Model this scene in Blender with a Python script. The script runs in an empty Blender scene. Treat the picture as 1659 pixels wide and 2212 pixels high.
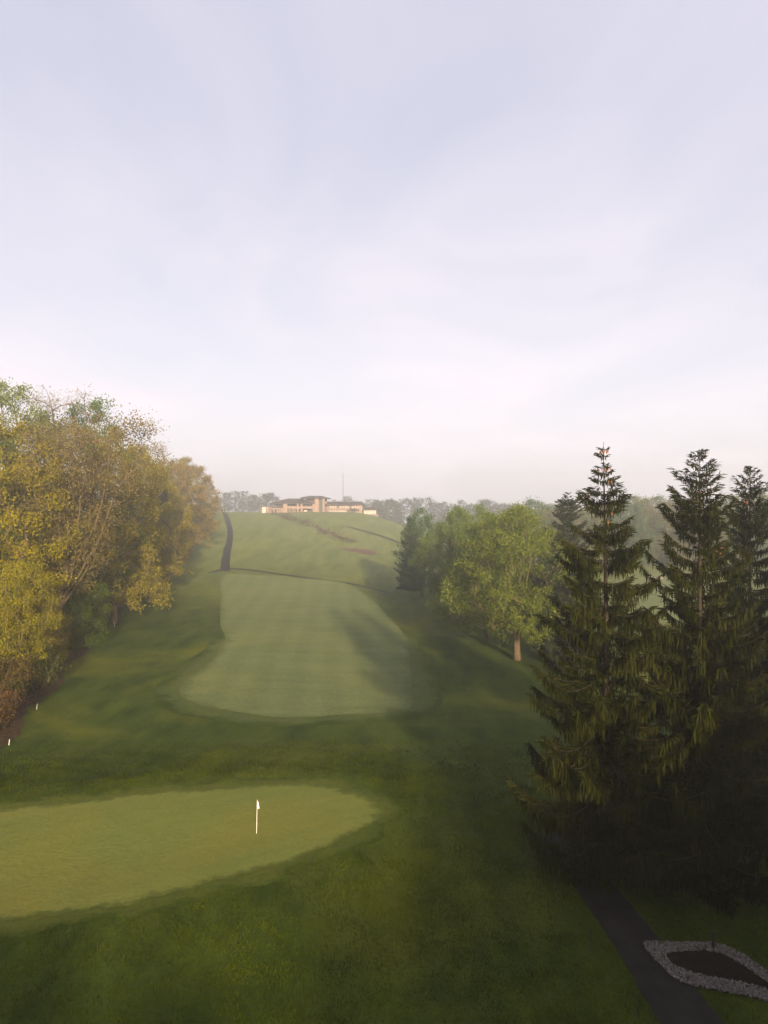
import bpy, math, random
import numpy as np
from mathutils import Vector

# ------------------------------------------------------------------ camera, sky, sun, exposure
scene = bpy.context.scene
CAM_Z = 20.0
FPX, CX, CY = 1534.0, 829.5, 1106.0            # focal length and centre in a 1659 x 2212 copy of the photograph
cam_d = bpy.data.cameras.new('camera')
cam_d.sensor_fit = 'VERTICAL'
cam_d.sensor_height = 34.615
cam_d.lens = 24.0
cam_d.clip_start = 0.5
cam_d.clip_end = 6000
cam = bpy.data.objects.new('camera', cam_d)
scene.collection.objects.link(cam)
cam.location = (0, 0, CAM_Z)
cam.rotation_euler = (math.radians(90), 0, 0)
scene.camera = cam

SUN_EL = math.radians(12.0)
SUN_AZ = math.radians(168.0)                   # from +Y clockwise: behind the viewpoint, to the right
world = bpy.data.worlds.new('World')
scene.world = world
world.use_nodes = True
wn, wl = world.node_tree.nodes, world.node_tree.links
wn.clear()
w_out = wn.new('ShaderNodeOutputWorld')
w_bg = wn.new('ShaderNodeBackground')
w_bg.inputs['Strength'].default_value = 0.052
sky = wn.new('ShaderNodeTexSky')
sky.sky_type = 'NISHITA'
sky.sun_disc = False
sky.sun_elevation = SUN_EL
sky.sun_rotation = SUN_AZ
sky.air_density = 1.0
sky.dust_density = 1.5
sky.ozone_density = 2.0
tc = wn.new('ShaderNodeTexCoord')
# thin high cloud veil, laid on a flat layer overhead
sep = wn.new('ShaderNodeSeparateXYZ')
wl.new(tc.outputs['Generated'], sep.inputs[0])
zc = wn.new('ShaderNodeMath'); zc.operation = 'MAXIMUM'; zc.inputs[1].default_value = 0.0
wl.new(sep.outputs['Z'], zc.inputs[0])
za = wn.new('ShaderNodeMath'); za.operation = 'ADD'; za.inputs[1].default_value = 0.22
wl.new(zc.outputs[0], za.inputs[0])
dv = wn.new('ShaderNodeVectorMath'); dv.operation = 'DIVIDE'
cmb = wn.new('ShaderNodeCombineXYZ')
for k in range(3):
    wl.new(za.outputs[0], cmb.inputs[k])
wl.new(tc.outputs['Generated'], dv.inputs[0]); wl.new(cmb.outputs[0], dv.inputs[1])
mp = wn.new('ShaderNodeMapping')
mp.inputs['Rotation'].default_value = (0, 0, math.radians(28))
mp.inputs['Scale'].default_value = (1.15, 0.85, 1.0)
wl.new(dv.outputs[0], mp.inputs[0])
cn = wn.new('ShaderNodeTexNoise')
cn.inputs['Scale'].default_value = 1.3
cn.inputs['Detail'].default_value = 9
cn.inputs['Roughness'].default_value = 0.55
cn.inputs['Distortion'].default_value = 0.8
wl.new(mp.outputs[0], cn.inputs['Vector'])
cr = wn.new('ShaderNodeMapRange')
cr.inputs['From Min'].default_value = 0.30; cr.inputs['From Max'].default_value = 0.72
cr.inputs['To Min'].default_value = 0.72; cr.inputs['To Max'].default_value = 1.0
wl.new(cn.outputs['Fac'], cr.inputs['Value'])
wmix = wn.new('ShaderNodeMix'); wmix.data_type = 'RGBA'
wl.new(cr.outputs[0], wmix.inputs['Factor'])
wl.new(sky.outputs[0], wmix.inputs['A'])
# the veil, times the background strength: paler and pinker towards the horizon all round
hr = wn.new('ShaderNodeMapRange'); hr.interpolation_type = 'SMOOTHSTEP'
hr.inputs['From Min'].default_value = 0.0; hr.inputs['From Max'].default_value = 0.5
wl.new(zc.outputs[0], hr.inputs['Value'])
vmix = wn.new('ShaderNodeMix'); vmix.data_type = 'RGBA'
vmix.inputs['A'].default_value = (7.7, 6.95, 7.2, 1)
vmix.inputs['B'].default_value = (4.75, 4.65, 5.45, 1)
wl.new(hr.outputs[0], vmix.inputs['Factor'])
wl.new(vmix.outputs['Result'], wmix.inputs['B'])
wl.new(wmix.outputs['Result'], w_bg.inputs['Color'])
wl.new(w_bg.outputs[0], w_out.inputs[0])

sun_d = bpy.data.lights.new('sun', 'SUN')
sun_d.energy = 5.0
sun_d.angle = math.radians(2.2)               # softened by the mist
sun_d.color = (1.0, 0.80, 0.50)
sun = bpy.data.objects.new('sun', sun_d)
scene.collection.objects.link(sun)
SUN_DIR = Vector((math.sin(SUN_AZ) * math.cos(SUN_EL), math.cos(SUN_AZ) * math.cos(SUN_EL), math.sin(SUN_EL)))
sun.rotation_euler = SUN_DIR.to_track_quat('Z', 'Y').to_euler()
sun.location = (40, -90, 60)

vs = scene.view_settings
vs.view_transform = 'Standard'
vs.look = 'None'
vs.exposure = 1.65
vs.gamma = 1.0
vs.use_curve_mapping = False
cy = scene.cycles
cy.use_denoising = True
cy.max_bounces = 8
cy.diffuse_bounces = 2
cy.glossy_bounces = 1
cy.transmission_bounces = 3
cy.volume_bounces = 4
cy.use_adaptive_sampling = True
cy.adaptive_threshold = 0.015

COL = scene.collection
rng = np.random.default_rng(7)

# ------------------------------------------------------------------ helpers
def link(o, parent=None):
    COL.objects.link(o)
    if parent is not None:
        o.parent = parent
    return o

def tag(o, label=None, cat=None, group=None, kind=None):
    if label: o['label'] = label
    if cat: o['category'] = cat
    if group: o['group'] = group
    if kind: o['kind'] = kind
    return o

def empty(name, loc=(0, 0, 0), rz=0.0):
    o = bpy.data.objects.new(name, None)
    o.empty_display_size = 0.3
    COL.objects.link(o)
    o.location = loc
    o.rotation_euler = (0, 0, rz)
    return o

def mesh_np(name, V, faces, mat=None, smooth=False, tint=None):
    """V (N,3); faces: list of (M,k) int arrays."""
    me = bpy.data.meshes.new(name)
    V = np.asarray(V, dtype=np.float32)
    faces = [np.asarray(f, dtype=np.int32) for f in faces if len(f)]
    me.vertices.add(len(V))
    me.vertices.foreach_set('co', V.ravel())
    nl = sum(f.size for f in faces)
    npoly = sum(len(f) for f in faces)
    me.loops.add(nl)
    me.loops.foreach_set('vertex_index', np.concatenate([f.ravel() for f in faces]))
    me.polygons.add(npoly)
    tot = np.concatenate([np.full(len(f), f.shape[1], dtype=np.int32) for f in faces])
    start = np.concatenate([[0], np.cumsum(tot)[:-1]]).astype(np.int32)
    me.polygons.foreach_set('loop_start', start)
    me.polygons.foreach_set('loop_total', tot)
    if smooth:
        me.polygons.foreach_set('use_smooth', np.ones(npoly, dtype=bool))
    if tint is not None:
        a = me.attributes.new('tint', 'FLOAT', 'POINT')
        a.data.foreach_set('value', np.asarray(tint, dtype=np.float32))
    me.update(calc_edges=True)
    me.validate()
    if mat is not None:
        me.materials.append(mat)
    return me

def obj(name, me, parent=None, loc=None):
    o = bpy.data.objects.new(name, me)
    if loc is not None:
        o.location = loc
    return link(o, parent)

class MB:
    """collects boxes, tubes and prisms into one mesh"""
    def __init__(self):
        self.v, self.f = [], []
    def box(self, x0, x1, y0, y1, z0, z1):
        b = len(self.v)
        self.v += [(x0, y0, z0), (x1, y0, z0), (x1, y1, z0), (x0, y1, z0), (x0, y0, z1), (x1, y0, z1), (x1, y1, z1), (x0, y1, z1)]
        self.f += [tuple(b + i for i in q) for q in ((0, 3, 2, 1), (4, 5, 6, 7), (0, 1, 5, 4), (1, 2, 6, 5), (2, 3, 7, 6), (3, 0, 4, 7))]
        return self
    def tube(self, pts, radii, k=8, cap=True):
        pts = [Vector(p) for p in pts]
        rings = []
        for i, p in enumerate(pts):
            d = (pts[min(i + 1, len(pts) - 1)] - pts[max(i - 1, 0)]).normalized()
            u = d.cross(Vector((0, 1, 0)) if abs(d.y) < 0.9 else Vector((1, 0, 0))).normalized()
            w = d.cross(u)
            r = []
            for j in range(k):
                a = 2 * math.pi * j / k
                q = p + (u * math.cos(a) + w * math.sin(a)) * radii[i]
                r.append(len(self.v)); self.v.append(tuple(q))
            rings.append(r)
        for i in range(len(rings) - 1):
            for j in range(k):
                self.f.append((rings[i][j], rings[i][(j + 1) % k], rings[i + 1][(j + 1) % k], rings[i + 1][j]))
        if cap:
            self.f.append(tuple(rings[0][::-1])); self.f.append(tuple(rings[-1]))
        return self
    def hip(self, x0, x1, y0, y1, z0, z1, rx, ry, th=0.35):
        """hipped roof with eaves of thickness th; the ridge keeps rx, ry of the half extents"""
        cx, cy_ = (x0 + x1) / 2, (y0 + y1) / 2
        hx, hy = (x1 - x0) / 2 * rx, (y1 - y0) / 2 * ry
        self.box(x0, x1, y0, y1, z0, z0 + th)
        b = len(self.v)
        e = 0.02
        self.v += [(x0 + e, y0 + e, z0 + th), (x1 - e, y0 + e, z0 + th), (x1 - e, y1 - e, z0 + th), (x0 + e, y1 - e, z0 + th),
                   (cx - hx, cy_ - hy, z1), (cx + hx, cy_ - hy, z1), (cx + hx, cy_ + hy, z1), (cx - hx, cy_ + hy, z1)]
        self.f += [tuple(b + i for i in q) for q in ((4, 5, 6, 7), (0, 1, 5, 4), (1, 2, 6, 5), (2, 3, 7, 6), (3, 0, 4, 7))]
        return self
    def build(self, name, mat, parent=None, loc=None, smooth=False):
        me = bpy.data.meshes.new(name)
        me.from_pydata(self.v, [], self.f)
        me.materials.append(mat)
        if smooth:
            for p in me.polygons: p.use_smooth = True
        me.update()
        return obj(name, me, parent, loc)

def sstep(a, b, x):
    t = np.clip((x - a) / (b - a), 0, 1)
    return t * t * (3 - 2 * t)

ORD = ['first', 'second', 'third', 'fourth', 'fifth', 'sixth', 'seventh', 'eighth', 'ninth', 'tenth', 'eleventh', 'twelfth',
       'thirteenth', 'fourteenth', 'fifteenth', 'sixteenth', 'seventeenth', 'eighteenth', 'nineteenth', 'twentieth']

# ------------------------------------------------------------------ materials
def new_mat(name):
    m = bpy.data.materials.new(name)
    m.use_nodes = True
    n = m.node_tree.nodes
    n.clear()
    out = n.new('ShaderNodeOutputMaterial')
    return m, n, m.node_tree.links, out

def ramp_mix(n, l, fac, a, b):
    mx = n.new('ShaderNodeMix'); mx.data_type = 'RGBA'
    if hasattr(fac, 'is_linked'): l.new(fac, mx.inputs['Factor'])
    else: mx.inputs['Factor'].default_value = fac
    for s, v in (('A', a), ('B', b)):
        if hasattr(v, 'is_linked'): l.new(v, mx.inputs[s])
        else: mx.inputs[s].default_value = (*v, 1)
    return mx.outputs['Result']

def noise(n, l, co, scale, detail=4, rough=0.55, lo=0.35, hi=0.65, stretch=None, dist=0.0):
    if stretch is not None:
        mp_ = n.new('ShaderNodeMapping'); mp_.inputs['Scale'].default_value = stretch[:3]
        if len(stretch) > 3: mp_.inputs['Rotation'].default_value = (0, 0, stretch[3])
        l.new(co, mp_.inputs[0]); co = mp_.outputs[0]
    t = n.new('ShaderNodeTexNoise')
    t.inputs['Scale'].default_value = scale
    t.inputs['Detail'].default_value = detail
    t.inputs['Roughness'].default_value = rough
    t.inputs['Distortion'].default_value = dist
    l.new(co, t.inputs['Vector'])
    r = n.new('ShaderNodeMapRange')
    r.inputs['From Min'].default_value = lo; r.inputs['From Max'].default_value = hi
    l.new(t.outputs['Fac'], r.inputs['Value'])
    return r.outputs[0]

def principled(n, l, out, col, rough=0.85, spec=0.2, bump=None, bstr=0.4, bdist=0.05):
    p = n.new('ShaderNodeBsdfPrincipled')
    if hasattr(col, 'is_linked'): l.new(col, p.inputs['Base Color'])
    else: p.inputs['Base Color'].default_value = (*col, 1)
    p.inputs['Roughness'].default_value = rough
    p.inputs['Specular IOR Level'].default_value = spec
    if bump is not None:
        b = n.new('ShaderNodeBump')
        b.inputs['Strength'].default_value = bstr
        b.inputs['Distance'].default_value = bdist
        l.new(bump, b.inputs['Height'])
        l.new(b.outputs[0], p.inputs['Normal'])
    l.new(p.outputs[0], out.inputs[0])
    return p

def flat_mat(name, c1, c2=None, scale=3.0, rough=0.8, spec=0.25, bstr=0.3, bdist=0.02, lo=0.35, hi=0.65):
    m, n, l, out = new_mat(name)
    co = n.new('ShaderNodeTexCoord').outputs['Object']
    f = noise(n, l, co, scale, lo=lo, hi=hi)
    c = ramp_mix(n, l, f, c1, c2 or tuple(v * 0.75 for v in c1))
    principled(n, l, out, c, rough, spec, f, bstr, bdist)
    return m

def world_co(n):
    return n.new('ShaderNodeNewGeometry').outputs['Position']

def grass_mat(name, dark, light, dry, dry_amt=(0.5, 0.75), stripe=None, big=0.035, mid=0.22, stretch=(1, 0.45, 1), hill=None, rim=None, sheen=0.12, grain=0.85):
    K = lambda c: tuple(v * 0.70 for v in c)
    dark, light, dry = K(dark), K(light), K(dry)
    if hill: hill = (K(hill[0]), K(hill[1]))
    if rim: rim = ((K(rim[0][0]), K(rim[0][1])), rim[1])
    m, n, l, out = new_mat(name)
    co = world_co(n)
    a = noise(n, l, co, mid, 6, 0.6, 0.3, 0.7, stretch=stretch)
    c = ramp_mix(n, l, a, dark, light)
    b = noise(n, l, co, big, 5, 0.6, dry_amt[0], dry_amt[1], dist=0.6)
    c = ramp_mix(n, l, b, c, dry)
    if hill:                     # hillside grass is blended paler with distance
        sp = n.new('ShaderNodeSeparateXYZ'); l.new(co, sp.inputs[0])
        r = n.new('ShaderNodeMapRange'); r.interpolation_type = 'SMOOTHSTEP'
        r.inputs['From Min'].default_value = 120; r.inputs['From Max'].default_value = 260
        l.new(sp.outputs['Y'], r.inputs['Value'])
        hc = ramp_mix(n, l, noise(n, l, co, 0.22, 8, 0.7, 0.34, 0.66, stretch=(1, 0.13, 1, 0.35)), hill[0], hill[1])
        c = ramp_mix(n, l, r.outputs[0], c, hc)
    if rim:                      # towards its rim the mown grass thins out into the rough in ragged patches
        at = n.new('ShaderNodeAttribute'); at.attribute_name = 'tint'
        nz = noise(n, l, co, rim[1], 6, 0.7, 0.2, 0.8)
        ad = n.new('ShaderNodeMath'); ad.operation = 'ADD'
        l.new(at.outputs['Fac'], ad.inputs[0]); l.new(nz, ad.inputs[1])
        mr = n.new('ShaderNodeMapRange'); mr.interpolation_type = 'SMOOTHSTEP'
        mr.inputs['From Min'].default_value = 0.55; mr.inputs['From Max'].default_value = 1.0
        l.new(ad.outputs[0], mr.inputs['Value'])
        c = ramp_mix(n, l, mr.outputs[0], ramp_mix(n, l, a, rim[0][0], rim[0][1]), c)
    fine = noise(n, l, co, 2.6, 8, 0.75, 0.25, 0.75)
    dk = n.new('ShaderNodeMix'); dk.data_type = 'RGBA'; dk.blend_type = 'MULTIPLY'
    dk.inputs['Factor'].default_value = grain
    l.new(c, dk.inputs['A'])
    l.new(ramp_mix(n, l, fine, (0.5, 0.55, 0.45), (1.3, 1.25, 1.1)), dk.inputs['B'])
    c = dk.outputs['Result']
    if stripe:
        ang, width, amt = stripe
        mp_ = n.new('ShaderNodeMapping'); mp_.inputs['Rotation'].default_value = (0, 0, ang)
        l.new(co, mp_.inputs[0])
        w = n.new('ShaderNodeTexWave'); w.wave_type = 'BANDS'; w.bands_direction = 'X'
        w.inputs['Scale'].default_value = math.pi / 10 / width
        w.inputs['Distortion'].default_value = 3.0
        w.inputs['Detail'].default_value = 3
        w.inputs['Detail Scale'].default_value = 0.25
        l.new(mp_.outputs[0], w.inputs['Vector'])
        r = n.new('ShaderNodeMapRange'); r.inputs['From Min'].default_value = 0.15; r.inputs['From Max'].default_value = 0.85
        l.new(w.outputs['Fac'], r.inputs['Value'])
        s = n.new('ShaderNodeMix'); s.data_type = 'RGBA'; s.blend_type = 'MULTIPLY'
        s.inputs['Factor'].default_value = amt
        l.new(c, s.inputs['A'])
        l.new(ramp_mix(n, l, r.outputs[0], (0.72, 0.76, 0.74), (1.12, 1.1, 1.1)), s.inputs['B'])
        c = s.outputs['Result']
    p = principled(n, l, out, c, 0.95, 0.08, fine, 0.6, 0.12)
    p.inputs['Sheen Weight'].default_value = sheen
    p.inputs['Sheen Roughness'].default_value = 0.6
    l.new(c, p.inputs['Sheen Tint'])
    return m

def leaf_mat(name, trans=0.35, spread=0.45):
    """leaf colour is the object's own colour, varied leaf by leaf"""
    m, n, l, out = new_mat(name)
    oi = n.new('ShaderNodeObjectInfo')
    at = n.new('ShaderNodeAttribute'); at.attribute_name = 'tint'
    hs = n.new('ShaderNodeHueSaturation')
    r1 = n.new('ShaderNodeMapRange'); r1.inputs['To Min'].default_value = 1 - spread; r1.inputs['To Max'].default_value = 1 + spread
    l.new(at.outputs['Fac'], r1.inputs['Value'])
    r2 = n.new('ShaderNodeMapRange'); r2.inputs['To Min'].default_value = 0.515; r2.inputs['To Max'].default_value = 0.487
    l.new(at.outputs['Fac'], r2.inputs['Value'])
    l.new(oi.outputs['Color'], hs.inputs['Color'])
    l.new(r1.outputs[0], hs.inputs['Value'])
    l.new(r2.outputs[0], hs.inputs['Hue'])
    d = n.new('ShaderNodeBsdfDiffuse'); t = n.new('ShaderNodeBsdfTranslucent')
    l.new(hs.outputs[0], d.inputs['Color']); l.new(hs.outputs[0], t.inputs['Color'])
    mx = n.new('ShaderNodeMixShader'); mx.inputs[0].default_value = trans
    l.new(d.outputs[0], mx.inputs[1]); l.new(t.outputs[0], mx.inputs[2])
    l.new(mx.outputs[0], out.inputs[0])
    return m

M = {}
RD, RL = (0.022, 0.046, 0.004), (0.078, 0.106, 0.011)
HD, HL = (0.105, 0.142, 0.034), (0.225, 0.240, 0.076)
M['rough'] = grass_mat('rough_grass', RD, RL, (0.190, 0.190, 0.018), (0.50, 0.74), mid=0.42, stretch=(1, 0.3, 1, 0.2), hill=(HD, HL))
M['fairway'] = grass_mat('fairway_grass', (0.115, 0.150, 0.060), (0.165, 0.195, 0.085), (0.200, 0.205, 0.080), (0.50, 0.8), stripe=(math.radians(-4), 4.5, 0.25), mid=0.3, stretch=(0.25, 1.2, 1), sheen=0.3, rim=(((0.095, 0.125, 0.042), (0.135, 0.160, 0.060)), 0.35))
M['cut'] = grass_mat('first_cut_grass', (0.070, 0.098, 0.026), (0.105, 0.130, 0.038), (0.140, 0.150, 0.042), (0.52, 0.8), rim=((RD, RL), 0.35))
M['green'] = grass_mat('green_grass', (0.150, 0.180, 0.040), (0.180, 0.202, 0.050), (0.208, 0.200, 0.042), (0.42, 0.72), big=0.09, mid=0.5, stretch=(1, 1, 1), grain=0.45, stripe=(math.radians(62), 1.6, 0.10), rim=(((0.070, 0.095, 0.016), (0.110, 0.128, 0.026)), 1.6))
M['collar'] = grass_mat('collar_grass', (0.060, 0.085, 0.012), (0.100, 0.118, 0.020), (0.120, 0.120, 0.022), (0.48, 0.75), big=0.12, rim=((RD, RL), 1.6))
M['asphalt'] = flat_mat('asphalt', (0.020, 0.019, 0.020), (0.030, 0.028, 0.029), 1.5, 0.95, 0.1)
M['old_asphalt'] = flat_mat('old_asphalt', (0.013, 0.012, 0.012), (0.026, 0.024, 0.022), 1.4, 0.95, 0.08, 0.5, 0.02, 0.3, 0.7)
M['litter'] = flat_mat('leaf_litter', (0.036, 0.022, 0.015), (0.075, 0.046, 0.030), 2.2, 0.95, 0.05, 0.8, 0.15)
M['mulch'] = flat_mat('mulch', (0.010, 0.008, 0.007), (0.022, 0.016, 0.013), 9, 1.0, 0.05, 0.8, 0.05)
M['redmulch'] = flat_mat('red_mulch', (0.105, 0.056, 0.044), (0.145, 0.084, 0.062), 0.5, 0.95, 0.05)
M['sand'] = flat_mat('bunker_sand', (0.36, 0.31, 0.24), (0.42, 0.36, 0.28), 0.6, 0.95, 0.1)
M['stone'] = flat_mat('pale_stone', (0.17, 0.155, 0.14), (0.03, 0.028, 0.026), 9, 0.8, 0.2, 0.4, 0.02)
M['white'] = flat_mat('white_paint', (0.62, 0.60, 0.57), (0.54, 0.52, 0.48), 8, 0.5, 0.4, 0.05)
M['flag'] = flat_mat('flag_cloth', (0.78, 0.74, 0.74), (0.70, 0.62, 0.64), 5, 0.8)
M['flagdark'] = flat_mat('flag_band', (0.05, 0.035, 0.045), (0.09, 0.06, 0.07), 5, 0.8)
M['dark'] = flat_mat('dark_post', (0.018, 0.016, 0.014), (0.03, 0.027, 0.024), 12, 0.7)
M['timber'] = flat_mat('timber', (0.16, 0.125, 0.095), (0.10, 0.08, 0.06), 7, 0.9)
M['tan'] = flat_mat('tan_stone', (0.165, 0.112, 0.094), (0.14, 0.095, 0.078), 0.8, 0.9)
M['pier'] = flat_mat('pale_pier_stone', (0.225, 0.160, 0.135), (0.195, 0.138, 0.116), 0.9, 0.9)
M['cream'] = flat_mat('cream_render', (0.26, 0.20, 0.172), (0.23, 0.178, 0.152), 0.6, 0.85)
M['roof'] = flat_mat('roof_shingle', (0.045, 0.032, 0.029), (0.065, 0.047, 0.042), 1.2, 0.9)
M['glass'] = flat_mat('window_glass', (0.045, 0.045, 0.05), (0.06, 0.06, 0.065), 1, 0.12, 0.6, 0.0)
M['lamp'] = flat_mat('pale_blind', (0.36, 0.325, 0.31), (0.32, 0.29, 0.27), 2, 0.7)
M['metal'] = flat_mat('grey_metal', (0.10, 0.095, 0.095), (0.15, 0.14, 0.14), 2, 0.6, 0.4)
M['bark'] = flat_mat('bark', (0.090, 0.064, 0.044), (0.050, 0.036, 0.026), 5, 0.95, 0.1, 0.9, 0.06)
M['palebark'] = flat_mat('pale_bark', (0.120, 0.088, 0.052), (0.066, 0.048, 0.030), 4, 0.95, 0.1, 0.9, 0.05)
M['sprucebark'] = flat_mat('spruce_bark', (0.050, 0.036, 0.027), (0.028, 0.021, 0.016), 7, 0.95, 0.1, 0.9, 0.05)
M['leaf'] = leaf_mat('leaf', 0.35, 0.40)
M['needle'] = leaf_mat('needle', 0.18, 0.55)
M['twig'] = leaf_mat('twig', 0.0, 0.35)
M['cone'] = flat_mat('spruce_cone', (0.26, 0.115, 0.060), (0.19, 0.080, 0.042), 9, 0.8)
M['blade'] = leaf_mat('grass_blade', 0.35, 0.6)

# ------------------------------------------------------------------ terrain
PY = np.array([-300, -60, 0, 24, 34, 52, 60, 68, 78, 110, 150, 200, 250, 300, 350, 400, 440, 480, 600, 800, 1200], float)
PZ = np.array([-1, -1, -1, -1.0, -0.9, -0.7, -0.95, -1.25, -1.5, -1.4, -0.6, 1.7, 5.0, 9.2, 13.8, 18.0, 19.6, 19.9, 20, 19, 16], float)
VY = np.array([-300, 60, 120, 200, 280, 400, 600, 1200], float)
VZ = np.array([-1.4, -1.8, -2.2, -1.2, 0.0, 2.0, 5.0, 8.0], float)
EY = np.array([-300, -40, 20, 68, 147, 235, 330, 440, 600, 1200], float)
EX = np.array([-34, -31, -31, -35.5, -55, -67, -84, -106, -170, -500], float)
def cubic(xp, fp, x):
    """smooth monotone interpolation (PCHIP)"""
    h = np.diff(xp); d = np.diff(fp) / h
    m = np.zeros_like(fp)
    for i in range(1, len(fp) - 1):
        if d[i - 1] * d[i] > 0:
            w1, w2 = 2 * h[i] + h[i - 1], h[i] + 2 * h[i - 1]
            m[i] = (w1 + w2) / (w1 / d[i - 1] + w2 / d[i])
    m[0], m[-1] = d[0], d[-1]
    x = np.clip(x, xp[0], xp[-1])
    i = np.clip(np.searchsorted(xp, x) - 1, 0, len(h) - 1)
    t = (x - xp[i]) / h[i]
    return ((1 + 2 * t) * (1 - t) ** 2 * fp[i] + t * (1 - t) ** 2 * h[i] * m[i]
            + t * t * (3 - 2 * t) * fp[i + 1] + t * t * (t - 1) * h[i] * m[i + 1])
def edge_x(y):
    return np.interp(y, EY, EX)
# outline of the green, picture points on the level z = 0
G_PX = [(0, 1751), (120, 1737), (240, 1724), (400, 1708), (550, 1698), (640, 1695), (700, 1697), (755, 1709), (800, 1729), (820, 1750),
        (815, 1770), (788, 1790), (740, 1816), (660, 1848), (560, 1880), (400, 1926), (220, 1962), (100, 1980), (0, 1992)]
def lvl(px, py, z=0.0):
    D = (CAM_Z - z) * FPX / (py - CY)
    return ((px - CX) / FPX * D, D)
GREEN = [lvl(*p) for p in G_PX] + [(-24.5, 34.8), (-29.5, 36.5), (-32.0, 41.0), (-30.0, 45.5), (-27.5, 47.0)]
GREEN = np.array(GREEN)
def poly_dist(P, x, y):
    """signed distance to a polygon, negative inside"""
    x = np.asarray(x, float); y = np.asarray(y, float)
    d = np.full(x.shape, 1e9); ins = np.zeros(x.shape, bool)
    for i in range(len(P)):
        ax, ay = P[i]; bx_, by_ = P[(i + 1) % len(P)]
        ex, ey = bx_ - ax, by_ - ay
        t = np.clip(((x - ax) * ex + (y - ay) * ey) / (ex * ex + ey * ey + 1e-12), 0, 1)
        d = np.minimum(d, np.hypot(x - ax - t * ex, y - ay - t * ey))
        c = ((ay > y) != (by_ > y)) & (x < (bx_ - ax) * (y - ay) / (by_ - ay + 1e-12) + ax)
        ins ^= c
    return np.where(ins, -d, d)
def h_raw(x, y):
    x = np.asarray(x, float); y = np.asarray(y, float)
    c = cubic(PY, PZ, y); v = cubic(VY, VZ, y)
    xl = np.interp(y, [0, 150, 300, 440, 500, 600, 1200], [10, -5, -55, -22, -30, -60, -100])
    xr = np.interp(y, [0, 150, 300, 440, 500, 600, 1200], [45, 40, 62, 50, 38, 20, 0])
    s = 1 - sstep(xl, xr, x)
    z = v + (c - v) * s
    # wooded bank on the left
    d = edge_x(y) - x
    z = z + 12.0 * sstep(0, 28, d) * np.interp(y, [0, 300, 440, 600], [1, 1, 0.4, 0.1])
    # far ridge on the right that carries the wood
    z = z + 10 * sstep(0, 120, (y - 265) + 0.35 * (x - 80)) * sstep(45, 120, x)
    # gentle swells
    f = sstep(55, 120, y)
    z = z + f * (0.30 * np.sin(x * 0.055 + y * 0.021 + 0.6) + 0.22 * np.sin(y * 0.06 - x * 0.03) + 0.25 * np.sin(x * 0.021 - 1.3) * np.cos(y * 0.026))
    # hollow the cross path runs in, and the knob of the green
    near = (y > 10) & (y < 75)
    if np.any(near):
        gd = poly_dist(GREEN, np.where(near, x, 1e4), y)
        k = np.where(near, 1 - sstep(0.8, 15, gd), 0.0)
        top = 0.16 * np.sin(x * 0.16 + 0.4) * np.sin(y * 0.2) * sstep(0, 6, -gd)
        z = z * (1 - k) + top * k
        z = z + np.where(near, 0.12 * np.exp(-((gd - 2.6) / 1.8) ** 2) * sstep(44, 50, y), 0)   # low rim behind the green
    return z
def axis(segs):
    out = [segs[0][0]]
    for a, b, s in segs:
        n = max(1, int(round((b - a) / s)))
        out += list(np.linspace(a, b, n + 1)[1:])
    return np.array(out)
GX = axis([(-900, -300, 40), (-300, -120, 8), (-120, -50, 2.5), (-50, 50, 0.8), (50, 120, 2.5), (120, 300, 8), (300, 900, 40)])
GY = axis([(-200, -20, 12), (-20, 20, 3), (20, 75, 0.8), (75, 160, 1.6), (160, 480, 3.0), (480, 700, 10), (700, 880, 30)])
XX, YY = np.meshgrid(GX, GY)
HZ = h_raw(XX, YY)
def h(x, y):
    x = np.asarray(x, float); y = np.asarray(y, float)
    i = np.clip(np.searchsorted(GX, x) - 1, 0, len(GX) - 2)
    j = np.clip(np.searchsorted(GY, y) - 1, 0, len(GY) - 2)
    tx = np.clip((x - GX[i]) / (GX[i + 1] - GX[i]), 0, 1); ty = np.clip((y - GY[j]) / (GY[j + 1] - GY[j]), 0, 1)
    return (HZ[j, i] * (1 - tx) + HZ[j, i + 1] * tx) * (1 - ty) + (HZ[j + 1, i] * (1 - tx) + HZ[j + 1, i + 1] * tx) * ty
_D = np.concatenate([np.arange(18, 120, 0.1), np.arange(120, 900, 0.25)])
def gp(px, py):
    """the point of the ground seen at a picture point"""
    u, v = (px - CX) / FPX, (CY - py) / FPX
    g = h(u * _D, _D); z = CAM_Z + v * _D
    k = np.argmax(z <= g) if np.any(z <= g) else len(_D) - 1
    D = _D[k]
    return Vector((u * D, D, float(h(u * D, D))))

ny, nx = XX.shape
idx = np.arange(ny * nx).reshape(ny, nx)
quads = np.stack([idx[:-1, :-1], idx[:-1, 1:], idx[1:, 1:], idx[1:, :-1]], -1).reshape(-1, 4)
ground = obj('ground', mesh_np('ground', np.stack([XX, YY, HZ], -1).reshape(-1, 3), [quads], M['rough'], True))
tag(ground, 'rolling dark green rough grass rising to the hilltop', 'ground', kind='structure')

def smooth_poly(P, n=6):
    P = np.asarray(P, float); out = []
    N = len(P)
    for i in range(N):
        p0, p1, p2, p3 = P[i - 1], P[i], P[(i + 1) % N], P[(i + 2) % N]
        for t in np.linspace(0, 1, n, endpoint=False):
            out.append(0.5 * ((2 * p1) + (-p0 + p2) * t + (2 * p0 - 5 * p1 + 4 * p2 - p3) * t * t + (-p0 + 3 * p1 - 3 * p2 + p3) * t ** 3))
    return np.array(out)

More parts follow.
